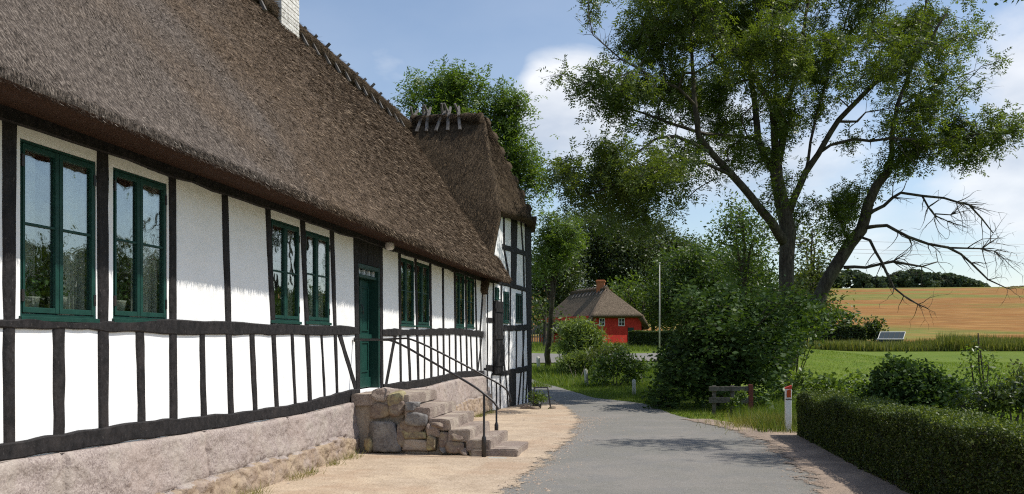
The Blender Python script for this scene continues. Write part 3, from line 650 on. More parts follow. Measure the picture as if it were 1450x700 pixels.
for k in range(4): rb.f.append((b + k, b + 5 + k, b + 6 + k, b + k + 1)); rb.m.append(0)
rb.f.append(tuple(range(npf)) + tuple(b + k for k in range(1, 5))); rb.m.append(0)
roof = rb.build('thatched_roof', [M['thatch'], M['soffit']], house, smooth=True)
# reed ends: a skin of short straws over the slope, and the fringe of the eave
def straws(n, y0, y1, pw, lo=.03, hi=.085, w=.0045, lip=False):
    y = y0 + (y1 - y0) * rng.random(n) ** pw
    zc = y * ct + 5.2 * st; sc = np.clip(zc / 9.0, .75, 2.2)
    if lip:
        x = -3.985 + rng.normal(0, .014, n); z = LIPZ + .02 + rng.random(n) * .12
        d = np.c_[.15 + .25 * rng.random(n), rng.normal(0, .22, n), -1 + .3 * rng.random(n)]
    else:
        u = rng.random(n); x = -4.03 + (RX + .15 + 4.03) * u; z = LIPZ + .19 + (-4.06 - x) * ((RZ - LIPZ - .19) / (-RX - 4.06))
        d = np.c_[.58 + rng.normal(0, .12, n), rng.normal(0, .30, n), -.81 + rng.normal(0, .1, n)]
    y = np.minimum(y, 23.5 + np.maximum(0, -4 - x) * 1.15 - rng.random(n) * .3)
    rn = np.array([roofnoise(a, b) for a, b in zip(x, y)]) * 1.5 if not lip else 0
    p = np.c_[x + rn * .81, y, z + rn * .58]; d /= np.linalg.norm(d, axis=1)[:, None]
    L = ((lo + (hi - lo) * rng.random(n)) * sc)[:, None]; out = np.array([.81, 0, .58])
    s_ = np.cross(d, out + rng.normal(0, .3, (n, 3))); s_ /= np.linalg.norm(s_, axis=1)[:, None]; ww = (w * sc)[:, None]
    V = np.empty((n, 3, 3)); V[:, 0] = p - s_ * ww - out * .012; V[:, 1] = p + s_ * ww - out * .012; V[:, 2] = p + d * L + out * (L * .22)
    return V.reshape(-1, 3)
Vs = np.concatenate([straws(240000, 3.2, 25.3, 1.25, .03, .08, .0046), straws(26000, 3.0, 23.0, 1.2, .02, .06, .0035, lip=True)])
npmesh('reed_skin', Vs, 3, M['straw'], roof, tone=rng.random(len(Vs) // 3) ** 1.6)
# ridge: dark rolled cap and pairs of crossed oak pegs
rc = MB()
def ridgecap(P0, P1, r=.26, seed=1, n=160, drop=.12):
    d = (P1 - P0); 
    pts = [P0 + d * i / n + Vector((0, 0, -drop + .03 * mn.noise(Vector((i * .3, seed, 0))))) for i in range(n + 1)]
    rc.tube(pts, [r + .03 * mn.noise(Vector((i * .5, seed, 4))) for i in range(n + 1)], 14)
ridgecap(Vector((RX, -6, RZ)), Vector((RX, 25.6, RZ)), .25)
def crossed(p, axis, half=.46, seed=0, lean=0, run=.80, drop=.82):
    """a pair of pegs astride the ridge; axis = ridge direction"""
    side = Vector((axis.y, -axis.x, 0)).normalized()
    for sgn in (1, -1):
        mbp = MB(); k = random.uniform(-.07, .07); rr_ = random.uniform(.8, 1.15)
        a = p + side * sgn * half * run + Vector((0, 0, -half * drop)) + axis * k; b_ = p - side * sgn * half * .30 * rr_ + Vector((0, 0, half * .62 * rr_)) + axis * (-k + lean)
        off = axis * .035 * sgn
        mid_ = (a + b_) / 2 + side * sgn * .05 + Vector((0, 0, .05))
        P = [a + off, mid_ + off, b_ + off]; 
        wv_ = .042; th = .024
        rings = []
        for i, c in enumerate(P):
            d = (P[min(i + 1, 2)] - P[max(i - 1, 0)]).normalized(); s_ = axis; n_ = d.cross(s_).normalized(); ww = wv_ * (1, 1.05, .6)[i]
            rings.append([c - s_ * ww - n_ * th, c + s_ * ww - n_ * th, c + s_ * ww + n_ * th, c - s_ * ww + n_ * th])
        for r_ in rings: mbp.v += [tuple(q) for q in r_]
        for i in range(2):
            for kk in range(4): mbp.f.append((i * 4 + kk, i * 4 + (kk + 1) % 4, i * 4 + 4 + (kk + 1) % 4, i * 4 + 4 + kk)); mbp.m.append(0)
        mbp.f += [(0, 3, 2, 1), (8, 9, 10, 11)]; mbp.m += [0, 0]
        mbp.build('ridge_peg', M['board'], house)
yy = 14.6
while yy < 24.4:
    if not 15.8 < yy < 17.1: crossed(Vector((RX, yy, RZ - .05)), Vector((0, 1, 0)), .44)
    yy += .62 + random.uniform(-.05, .05)
# chimney on the ridge
ch = MB(); cy0, cy1, cx0, cx1 = 16.05, 16.9, RX - .28, RX + .30; z = RZ - .5; c_i = 0
while z < RZ + 2.3:
    h = .075; e = .035 if .55 < z - RZ < .75 else 0
    ch.box(cx0 - e + .004 * (c_i % 2), cx1 + e - .004 * (c_i % 2), cy0 - e, cy1 + e, z, z + h - .010); ch.box(cx0 + .014, cx1 - .014, cy0 + .014, cy1 - .014, z + h - .012, z + h + .002); z += h; c_i += 1
chim = ch.build('chimney', M['brickwhite'], roof, bevel=.004)

# ---------------------------------------------------------------- the cross wing, its gable to the road
wing = MB(); Z0 = -.45
gp = [(0, Z0), (4.28, Z0), (4.28, EYE + 3.78), (.84, EYE + 3.70), (.55, EYE + 2.6), (.0, EYE + 1.75)]
fr_ = [GW.w(t, z, 0) for t, z in gp]; bk = [GW.w(t, z, -6.5) for t, z in gp]
wing.add(fr_ + bk, [(0, 1, 2, 3, 4, 5)] + [(i, 6 + i, 6 + (i + 1) % 6, (i + 1) % 6) for i in range(6)] + [(11, 10, 9, 8, 7, 6)])
wing.build('wing_wall', M['plaster'], house)
gs = 200
def gup(name, *p, o=.018):
    global gs; gs += 1; return upright(name, GW, *p, o, gs, jit=.012)
gup('corner_post', 747, 310, 9, 750.2, 578, 4, o=.024)
gup('post', 728, 300, 9, 727, 400, 7.5); gup('post', 713, 299, 2.2, 713.3, 347, 2.2); gup('post', 741, 361, 2.2, 742, 410, 2)
gup('post', 736.5, 306, 1.5, 741, 360, 2.0); gup('post', 713, 350, 2, 721, 396, 2.5)
beam('gable_beam', GW, [(711, 345.5, 352.5), (725, 349.5, 358), (750.5, 358.5, 365)], .026, 301); beam('gable_beam', GW, [(688.5, 393.5, 399), (712, 397, 404), (727, 402, 408.5), (750.8, 409.5, 415.5)], .028, 302)
beam('gable_beam', GW, [(709, 294.5, 300.5), (727, 300, 306), (751, 308, 316)], .027, 305)
beam('gable_rail', GW, [(688.5, 449.5, 456.5), (698, 450.5, 457.5)], .022, 303); beam('gable_rail', GW, [(707, 461, 468.5), (730, 460.8, 469), (751, 459, 467.5)], .026, 304)
beam('gable_sill', GW, [(688, 516.5, 524.5), (698, 518, 527)], .022, 306); beam('gable_sill', GW, [(696, 528.5, 531.5), (712, 526, 532.5), (730, 521.5, 529), (751, 516.8, 524.8)], .026, 307)
gup('post', 698.4, 400, 1.6, 698.4, 450, 1.6); gup('post', 709.5, 404, 2, 709.5, 462, 2); gup('post', 722.5, 405, 2, 722, 460, 1.8); gup('post', 739, 411, 1.6, 739, 460, 1.6)
gup('post', 690, 398, 1.2, 689.5, 583, 1.6)
for p in ((709, 468, 1.6, 715, 527, 1.6), (713.5, 468, 1.4, 713.5, 526, 1.4), (720.5, 468, 1.6, 720, 524, 1.6), (731, 468, 1.6, 730.8, 523, 1.6), (742, 467, 1.4, 739, 521, 1.4), (740, 467, 1.2, 741, 520, 1.2)): gup('stud', *p)
gup('post', 725.4, 527, 9, 725.2, 584, 8.5, o=.03)
for p in ((708, 532, 1.4, 708, 584, 1.4), (715.5, 530, 1.6, 720, 582, 1.6), (738, 525, 1.8, 733, 579, 1.6), (741.5, 524, 1.4, 739.5, 578, 1.3), (747, 522, 1.6, 744, 577, 1.4), (696, 532, 1.3, 696, 585, 1.3)): gup('stud', *p)
beam('gable_foot', GW, [(689, 582.5, 589), (722, 579.5, 587), (751, 574.5, 582)], .05, 308)
for (L_, R_, a, b_, c_, d_, hb_, mid_) in ((712.6, 719.6, 412, 414.5, 457, 457, 430, 716), (730.2, 738, 415, 417, 456, 456, 432, 734), (700.5, 705.5, 406.5, 408, 424, 424, 415, 703)):
    t0, z0 = GW.hit(L_, a); t1, z1 = GW.hit(R_, b_); _, z2 = GW.hit(L_, c_); _, z3 = GW.hit(R_, d_); mt_, mz_ = GW.hit(mid_, hb_)
    bk_ = MB(); bk_.pbox(GW, t0, t1, (z2 + z3) / 2, (z0 + z1) / 2, -.001, .004); bk_.build('unlit_room_sheet', M['dark'], house)  # thin dark sheet on the solid wall stands in for an unlit room
    window(GW, t0, t1, (z2 + z3) / 2, (z0 + z1) / 2, mt_, mz_, house, fr=.03, o1=.03, small=True)
# tall dark board door hung on the gable
t0, z1 = GW.hit(697.3, 426); t1, z0 = GW.hit(708.3, 528.5)
sd = MB(); nb = 4
for k in range(nb): x0 = t0 + (t1 - t0) * k / nb; sd.pbox(GW, x0, x0 + (t1 - t0) / nb - .008, z0, z1, .03, .085 + .004 * (k % 2))
for zz in (z0 + .25, (z0 + z1) / 2, z1 - .25): sd.pbox(GW, t0 + .01, t1 - .02, zz - .05, zz + .05, .082, .11)
hatch = sd.build('board_door', M['timber'], house)
# wing roof
def wq(t, o, h): return GW.w(t, EYE + h, o)
RI0 = Vector((-8.6, 25.55, EYE + 6.62)); RI1 = wq(2.12, -.78, 6.55)
def lerp(a, b, u): return a + (b - a) * u
wr = MB()
NE0, NE1 = Vector((-8.6, 22.75, EYE + 1.35)), wq(-.28, .10, 1.35); HN, HF = wq(.78, .15, 3.55), wq(3.95, .26, 3.62)
FE0 = Vector((-9.0, 28.6, EYE + 3.2)); FE1 = wq(4.62, .05, 3.45)
def rn_(p): return Vector((.5, -.5, .7)) * (.05 * mn.noise(p * .8) + .025 * mn.noise(p * 3))
def near(u, v):                                        # u along the ridge, v down the slope
    top = lerp(RI0, RI1, u)
    hv = (6.55 - 3.55) / (6.55 - 1.35)
    edge_bot = lerp(NE0, NE1, u)
    if v < hv: pt = lerp(lerp(RI0, NE0, v), lerp(RI1, HN, v / hv), u)
    else: pt = lerp(lerp(RI0, NE0, v), lerp(HN, NE1, (v - hv) / (1 - hv)), u)
    bul = math.sin(min(1, v) * math.pi) * .10
    return pt + rn_(pt) + Vector((0, -.8, .5)) * bul * (1 - u ** 6)
def hip(u, v):
    pt = lerp(lerp(RI1, HN, v), lerp(RI1, HF, v), u); s_ = math.sin(math.pi * u) * v
    return pt + GW.n.to_3d() * .22 * s_ + rn_(pt) * (1 if 0 < u < 1 else 1)
def far(u, v):
    hv = (6.55 - 3.62) / (6.55 - 3.45)
    ed = lerp(RI1, HF, v / .94) if v < .94 else lerp(HF, FE1, (v - .94) / .06)
    pt = lerp(lerp(RI0, FE0, v), ed, u); return pt + rn_(pt)
wr.grid(near, 40, 40); wr.grid(hip, 24, 30); wr.grid(far, 20, 24)
wo_ = wr.build('wing_thatched_roof', M['thatchdark'], house, smooth=True)
bmw = bmesh.new(); bmw.from_mesh(wo_.data); bmesh.ops.remove_doubles(bmw, verts=bmw.verts, dist=.012)
for _ in range(2): bmesh.ops.smooth_vert(bmw, verts=[v for v in bmw.verts if not v.is_boundary], factor=.5, use_axis_x=True, use_axis_y=True, use_axis_z=True)
bmesh.ops.recalc_face_normals(bmw, faces=bmw.faces); up_ = sum(f.normal.z for f in bmw.faces)
if up_ < 0: bmesh.ops.reverse_faces(bmw, faces=bmw.faces)
bmw.to_mesh(wo_.data); bmw.free()
s_ = wo_.modifiers.new('thickness', 'SOLIDIFY'); s_.thickness = .24; s_.offset = -1
def surfstraw(fn, n, dirv, out, w=.007, lo=.07, hi=.17):
    P = []; 
    for _ in range(n):
        u, v = random.random(), random.random(); P.append(fn(u, v))
    P = np.array([tuple(p) for p in P]); d = np.array(dirv) + rng.normal(0, .22, (n, 3)); d /= np.linalg.norm(d, axis=1)[:, None]; out = np.array(out)
    s__ = np.cross(d, out + rng.normal(0, .3, (n, 3))); s__ /= np.linalg.norm(s__, axis=1)[:, None]; L = (lo + (hi - lo) * rng.random(n))[:, None]
    V = np.empty((n, 3, 3)); V[:, 0] = P - s__ * w - out * .01; V[:, 1] = P + s__ * w - out * .01; V[:, 2] = P + d * L + out * L * .22
    return V.reshape(-1, 3)
V1 = surfstraw(near, 22000, (.1, -.42, -.9), (.05, -.9, .42)); V2 = surfstraw(hip, 9000, (.35, 0, -.93), (.93, -.1, .35))
M['strawdark'] = strawmat('mossy_reed_straw', (.03, .024, .018), (.09, .072, .052), (.22, .18, .13))
npmesh('reed_skin', np.concatenate([V1, V2]), 3, M['strawdark'], wo_, tone=rng.random(31000) ** 1.7)
ridgecap(Vector((-7.3, 25.5, EYE + 6.60)), wq(2.12, -.84, 6.50), .19, seed=5, n=40, drop=.04)
rco = rc.build('ridge_cap', M['thatchdark'], house, smooth=True)
def capfn(u, v):
    y = 12 + 13.4 * u; a = -.5 + 2.4 * v; return Vector((RX + .25 * math.cos(a), y, RZ - .12 + .25 * math.sin(a)))
def capfn2(u, v):
    p = lerp(Vector((-7.3, 25.5, EYE + 6.56)), wq(2.12, -.84, 6.46), u); a = -.6 + 2.4 * v; return p + Vector((0, -.19 * math.cos(a), .19 * math.sin(a)))
npmesh('reed_skin', np.concatenate([surfstraw(capfn, 9000, (.5, .3, -.6), (.8, 0, .6), w=.006, lo=.05, hi=.16), surfstraw(capfn2, 3500, (.1, -.6, -.6), (0, -.8, .6), w=.006, lo=.05, hi=.16)]), 3, M['strawdark'], rco, tone=rng.random(12500) ** 1.4)
for px in (582, 595, 609, 624, 640, 655):
    # along the wing ridge
    best = min((abs(935 + 0 - 0), 0) for _ in (0,)); a0, a1 = Vector((-7.3, 25.5, EYE + 6.62)), wq(2.12, -.7, 6.55)
    lo_, hi_ = -.25, 1.1
    for _ in range(30):
        m = (lo_ + hi_) / 2; p = lerp(a0, a1, m); zc = -st * p.x + ct * p.y; pxm = 725 + F_PX * (ct * p.x + st * p.y) / zc
        if pxm < px: lo_ = m
        else: hi_ = m
    ax = (a1 - a0); ax.z = 0; crossed(lerp(a0, a1, lo_), ax.normalized(), .56, lean=random.uniform(-.2, .2), run=.66, drop=.80)

# ---------------------------------------------------------------- stone steps and their handrails
steps = empty('stone_steps', (-3.4, 13.4, 0), 'rough granite steps leading up to the green farmhouse door', 'steps')
lev = [(-4.62, -3.70, .90, 12.72, 14.45), (-3.74, -3.36, .72, 12.66, 14.35), (-3.40, -3.04, .555, 12.68, 14.3), (-3.08, -2.76, .40, 12.66, 14.2), (-2.80, -2.44, .265, 12.66, 14.1), (-2.72, -2.05, .125, 12.62, 13.75)]
for i, (x0, x1, zt, y0, y1) in enumerate(lev):
    mb = MB(); th = .17 if i < 5 else .22
    nx, ny, nz3 = 8, 16, 3
    def rp(x, y, z): 
        v = Vector((x, y, z)); d = .028 * mn.noise(v * 3 + Vector((i, 0, 0))) + .010 * mn.noise(v * 11); return (x + d, y + d * .8, z + d * .6)
    bmx = bmesh.new(); bmesh.ops.create_cube(bmx, size=1)
    for v in bmx.verts: v.co = Vector(((x0 + x1) / 2 + v.co.x * (x1 - x0), (y0 + y1) / 2 + v.co.y * (y1 - y0), zt - th / 2 + v.co.z * th))
    bmesh.ops.bevel(bmx, geom=bmx.edges[:], offset=.014, segments=2, affect='EDGES'); bmesh.ops.subdivide_edges(bmx, edges=[e for e in bmx.edges if e.calc_length() > .2], cuts=9, use_grid_fill=True)
    for v in bmx.verts: v.co = Vector(rp(*v.co))
    bmx.verts.index_update(); mb.add([tuple(v.co) for v in bmx.verts], [tuple(v.index for v in f.verts) for f in bmx.faces]); bmx.free()
    mb.build('tread_stone', M['granitestep'], steps)
cr = MB()                                               # the rubble core with its mortar
for i, (x0, x1, zt, y0, y1) in enumerate(lev[:-1]): cr.box(x0 - .02, x1 - .05, y0 + .10, y1 - .05, -.1 - .003 * i, zt - .16)
cr.build('mortar_core', M['mortar'], steps)
rocks = [(516, 600, 562, 640, 9), (518, 572, 548, 592, 8), (545, 558, 568, 576, 7), (520, 552, 545, 570, 6), (548, 568, 572, 588, 5), (572, 582, 606, 604, 4), (566, 592, 600, 612, 3), (568, 610, 603, 623, 2), (566, 625, 607, 641, 1), (604, 602, 622, 618, 11), (605, 618, 618, 640, 12), (620, 612, 636, 632, 13),
         (622, 628, 634, 642, 14), (636, 624, 658, 642, 15), (652, 634, 664, 644, 16), (664, 630, 688, 646, 17), (610, 598, 628, 606, 18), (572, 570, 590, 582, 19), (640, 610, 662, 624, 20), (668, 622, 690, 634, 21), (513, 620, 524, 641, 22), (558, 600, 574, 636, 23)]
for x0, y0, x1, y1, sd_ in rocks:
    z_ = (12.70 * ct + 3.3 * st)
    a = W(x0, y0, z_); b_ = W(x1, y1, z_); c = (a + b_) / 2; c.y = 12.78; hx, hz_ = abs(a.x - b_.x) / 2 * 1.24, abs(a.z - b_.z) / 2 * 1.26
    c.x = max(c.x, -4.5 + hx * .9)
    mb = MB(); mb.stone((c.x, c.y + random.uniform(-.03, .03), max(c.z, hz_ * .8)), (hx * 1.05, .16, hz_ * 1.02), sd_); mb.build('side_stone', (M['fieldstone'], M['granitestep'], M['fieldtan'], M['fieldstone'], M['fieldgrey'])[sd_ % 5], steps, smooth=True)
sl_ = MB(); sl_.rock((-3.35, 12.42, .006), (.62, .14, .022), 31, amp=.08); sl_.build('flat_slab', M['paleslab'], steps, smooth=True)
sl_ = MB(); sl_.rock((-2.32, 12.48, .008), (.28, .11, .026), 32, amp=.08); sl_.build('flat_slab', M['paleslab'], steps, smooth=True)
def smoothpath(P, it=2):
    P = [Vector(p) for p in P]
    for _ in range(it):
        Q = [P[0]]
        for a, b in zip(P[:-1], P[1:]): Q += [a * .75 + b * .25, a * .25 + b * .75]
        Q.append(P[-1]); P = Q
    return P
def handrail(label, ya, yb, P, post_x, post_y, zfoot, ztop):
    r = empty('handrail', (post_x, post_y, zfoot), label, 'handrail', 'iron handrails of the stone steps')
    mb = MB(); mb.tube(smoothpath(P), .017, 10); mb.build('rail', M['iron'], r, smooth=True)
    mb = MB(); mb.lathe((post_x, post_y, zfoot), [(.0, 0), (.034, 0), (.034, .30), (.022, .33), (.0165, .35), (.0165, ztop - zfoot)], 12); mb.build('post', M['iron'], r, smooth=True)
    mb = MB(); p0 = Vector(P[0]); mb.rock((p0.x, p0.y, p0.z), (.012, .04, .04), 1, amp=0); mb.build('wall_rose', M['iron'], r)
def railz(px, py, ya, xa): z_ = ya * ct - xa * st; return EYE + (HOR - py) * z_ / F_PX
nr = [(-4.62, 12.94, 1.73), (-4.2, 12.88, 1.73), (-3.95, 12.84, 1.72), (-3.3, 12.7, 1.38), (-2.70, 12.58, 1.07), (-2.50, 12.55, .93), (-2.36, 12.54, .82), (-2.30, 12.53, .72)]
handrail('black iron handrail on the near side of the steps, its post standing in the sand', 0, 0, nr, -2.52, 12.55, 0.0, .94)
fr2 = [(-4.62, 14.30, 1.74), (-4.35, 14.33, 1.75), (-4.13, 14.36, 1.76), (-3.4, 14.48, 1.39), (-2.76, 14.6, 1.04), (-2.58, 14.62, .93), (-2.50, 14.63, .82), (-2.48, 14.64, .69)]
handrail('black iron handrail on the far side of the steps, its post behind the lowest step', 0, 0, fr2, -2.72, 14.61, .0, 1.02)
# ---------------------------------------------------------------- plants
LEAF = {
 'ash': leafmat('ash_leaf', (.040, .064, .015), (.115, .158, .031), (.19, .225, .05), .44, .42, .4),
 'lightash': leafmat('light_ash_leaf', (.06, .105, .020), (.13, .20, .04), (.18, .25, .07), .42, .45),
 'dark': leafmat('dark_leaf', (.030, .048, .015), (.072, .104, .027), (.115, .15, .04), .35, .45),
 'mid': leafmat('mid_leaf', (.040, .072, .016), (.10, .155, .032), (.15, .20, .05), .4, .45),
 'bright': leafmat('bright_leaf', (.055, .095, .018), (.13, .195, .035), (.19, .25, .06), .4, .45),
 'glossy': leafmat('glossy_leaf', (.026, .052, .016), (.06, .105, .03), (.13, .18, .06), .30, .55, .15),
 'box': leafmat('clipped_leaf', (.022, .036, .010), (.075, .11, .022), (.20, .24, .05), .3, .5, .3),
 'yellow': leafmat('yellow_leaf', (.09, .11, .018), (.22, .21, .045), (.32, .29, .10), .35, .5),
 'willow': leafmat('pale_leaf', (.08, .12, .03), (.19, .25, .07), (.28, .33, .15), .4, .5),
 'grass': leafmat('grass_blade', (.06, .10, .014), (.14, .20, .03), (.26, .26, .08), .4, .55, .3),
 'mown': leafmat('mown_grass', (.10, .16, .015), (.16, .23, .03), (.2, .25, .05), .4, .6, .2),
 'tall': leafmat('tall_grass', (.09, .11, .025), (.19, .21, .055), (.33, .29, .14), .3, .6, .25),
}
def ptree_attach(nodes0, fixed_r, clusters, jitter=.12, maxseg=1.6):
    """grow twigs: join every cluster to the nearest wood already there"""
    P = [np.array(p) for p in nodes0['p']]; par = list(nodes0['par']); rad = list(fixed_r)
    P = np.array(P); n0 = len(P)
    cl = np.array(clusters); d0 = np.array([np.min(np.sum((P - c) ** 2, axis=1)) for c in cl]); order = np.argsort(d0)
    buf = np.empty((n0 + len(cl) * 6, 3)); buf[:n0] = P; cnt = n0; leafn = []
    for i in order:
        c = cl[i]; D = buf[:cnt] - c; dist = np.sqrt(np.sum(D * D, axis=1)); k = int(np.argmin(dist + .35 * np.maximum(0, D[:, 2])))
        L = dist[k]; m = max(1, min(5, int(L / maxseg * 2) + 1)); a = buf[k].copy(); prev = k
        for j in range(1, m + 1):
            t = j / m; q = a + (c - a) * t + np.array([0, 0, .10 * L * math.sin(math.pi * t)]) + (rng.normal(0, jitter * L / m * .6, 3) if j < m else 0)
            buf[cnt] = q; par.append(prev); rad.append(0.0); prev = cnt; cnt += 1
        leafn.append(prev)
    P = buf[:cnt]; flow = np.zeros(cnt)
    for l in leafn: flow[l] += 1
    for i in range(cnt - 1, -1, -1):
        if par[i] >= 0 and i >= n0: flow[par[i]] += flow[i]
    return P, par, rad, flow, n0
def wood(mb, P, par, rad, flow, n0, tip=.010, sides=5):
    """tubes for grown twigs, chain by chain"""
    kids = {}
    for i in range(n0, len(P)): kids.setdefault(par[i], []).append(i)
    r = lambda i: tip * (max(flow[i], 1)) ** .40
    def chain(a, b):
        pts = [P[a], P[b]]; rs = [min(r(b) * 1.15, (rad[a] or 9)), r(b)]; cur = b
        while True:
            k = [c for c in kids.get(cur, [])]
            if not k: break
            k.sort(key=lambda c: -flow[c]); nx = k[0]
            for o in k[1:]: stack.append((cur, o))
            pts.append(P[nx]); rs.append(r(nx)); cur = nx
        rs[-1] *= .5
        mb.tube([Vector(p) for p in pts], rs, sides, cap=False)
    stack = []
    for i in range(n0):
        for c in kids.get(i, []): stack.append((i, c))
    while stack: a, b = stack.pop(); chain(a, b)
def limbs_to_nodes(limbs):
    P, par, rad = [], [], []
    for L in limbs:
        pts, rs = L; prev = -1
        # attach the first point to the closest node already there (wood only, no new geometry)
        for (p, r) in zip(pts, rs): P.append(tuple(p)); par.append(prev); rad.append(r); prev = len(P) - 1
    return {'p': P, 'par': par}, rad
def densify(pts, rs, step=.5, wob=.05, seed=0):
    out, ro = [], []
    for i in range(len(pts) - 1):
        a, b = Vector(pts[i]), Vector(pts[i + 1]); n = max(1, int((b - a).length / step))
        for j in range(n):
            t = j / n; p = a.lerp(b, t); w_ = wob if (i or j) else 0
            p = p + Vector((mn.noise(p * 1.1 + Vector((seed, 0, 0))), mn.noise(p * 1.1 + Vector((0, seed, 9))), mn.noise(p * 1.1 + Vector((5, 0, seed))))) * w_
            out.append(p); ro.append(rs[i] + (rs[i + 1] - rs[i]) * t)
    out.append(Vector(pts[-1])); ro.append(rs[-1]); return out, ro
def twigs(mb, pts, rs, n, ln, seed, down=.0, depth=2, t0=.25):
    """bare side twigs along a limb"""
    rr = random.Random(seed)
    for k in range(n):
        i = int(len(pts) * (t0 + (1 - t0) * rr.random())); i = min(max(i, 1), len(pts) - 1); p = Vector(pts[i]); d = (Vector(pts[i]) - Vector(pts[i - 1])).normalized()
        s_ = Vector((rr.gauss(0, 1), rr.gauss(0, 1), rr.gauss(0, 1) - down)); dd = (d * .8 + s_.normalized() * .8).normalized(); L = ln * rr.uniform(.4, 1.2); q = [p]; rq = [max(.006, min(rs[i] * .6, .02))]
        for j in range(5):
            dd = (dd + Vector((rr.gauss(0, .22), rr.gauss(0, .22), rr.gauss(0, .22) - down * .2))).normalized(); q.append(q[-1] + dd * L / 5); rq.append(rq[0] * (1 - (j + 1) / 6))
        mb.tube(q, rq, 4, cap=False)
        if depth > 1: twigs(mb, q, rq, rr.randint(1, 3), L * .45, seed * 7 + k, down, depth - 1)
def clusters_in(blobs, dens=1.0, spacing=.8, seed=1, hole=.0, shell=False):
    """blobs: (centre Vector, rx, ry(depth), rz) in camera-aligned axes; -> cluster centres"""
    r = np.random.default_rng(seed); out = []
    R3 = np.array([[ct, st, 0], [-st, ct, 0], [0, 0, 1]])
    for (c, rx, ry, rz) in blobs:
        n = int(max(3, dens * (rx * ry * rz) * 4.19 / spacing ** 3)); p = r.normal(0, 1, (n * 2, 3)); p /= np.linalg.norm(p, axis=1)[:, None]; u = r.random(n * 2)[:, None] ** (1 / 3)
        if shell: u = .62 + .38 * u
        q = (p * u * [rx, ry, rz]); q = q @ R3 + np.array(c)
        if hole:
            q = np.array([x for x in q if mn.noise(Vector(x) * (1.1 / spacing) * .5 + Vector((seed, 0, 0))) > -.25 + hole * .5][:n]) if len(q) else q
        out.append(q[:n])
    return np.concatenate([o for o in out if len(o)])
def ashleaves(cl, per=7, rach=.30, ll=.105, lw=.034, spread=.30, droop=.35, k=4):
    """pinnate leaves: leaflets in pairs along a rachis"""
    n = len(cl) * per; base = np.repeat(cl, per, axis=0) + rng.normal(0, spread * .6, (n, 3)); d = rng.normal(0, 1, (n, 3)); d[:, 2] -= droop; d /= np.linalg.norm(d, axis=1)[:, None]
    up = np.array([0, 0, 1.0]) + rng.normal(0, .35, (n, 3)); s_ = np.cross(d, up); s_ /= np.linalg.norm(s_, axis=1)[:, None]; nn = np.cross(s_, d)
    tone0 = rng.random(n); Vs, tn = [], []
    for j in range(k):
        t = (j + .6) / k; c = base + d * rach * t + np.array([0, 0, -.10 * t * t]) * rach
        sides = (1, -1) if j < k - 1 else (1, -1, 0)
        for sd in sides:
            dd = s_ * sd * .9 + d * .6 - nn * .15 + rng.normal(0, .22, (n, 3)) if sd else d + rng.normal(0, .2, (n, 3)); dd /= np.linalg.norm(dd, axis=1)[:, None]
            w_ = np.cross(dd, nn + rng.normal(0, .25, (n, 3))); w_ /= np.linalg.norm(w_, axis=1)[:, None]; L = ll * (1 + .2 * rng.normal(0, 1, (n, 1))).clip(.5, 1.6)
            V = np.empty((n, 4, 3)); V[:, 0] = c; V[:, 1] = c + dd * L * .45 + w_ * lw / 2; V[:, 2] = c + dd * L; V[:, 3] = c + dd * L * .45 - w_ * lw / 2
            Vs.append(V.reshape(-1, 3)); tn.append(np.clip(tone0 * .6 + rng.random(n) * .4, 0, 1))
    return np.concatenate(Vs), np.concatenate(tn)
def ballleaves(cl, per, r, ll, lw, flat=.3, droop=.1, tonevar=.5, jit=.3):
    n = len(cl) * per; o = rng.normal(0, r * .55, (n, 3)); c = np.repeat(cl, per, axis=0) + o
    V = leaves(c, ll, lw, droop=droop, flat=flat, jit=jit); ct_ = np.repeat(rng.random(len(cl)), per); return V, np.clip(ct_ * tonevar + rng.random(n) * (1 - tonevar), 0, 1)
def B(px, py, rx, ry, z, dz=None):
    """blob seen at px,py with half-sizes rx,ry in photo pixels, z metres ahead"""
    s_ = z / F_PX; return (W(px, py, z), rx * s_, (dz if dz else (rx + ry) / 2 * s_), ry * s_)

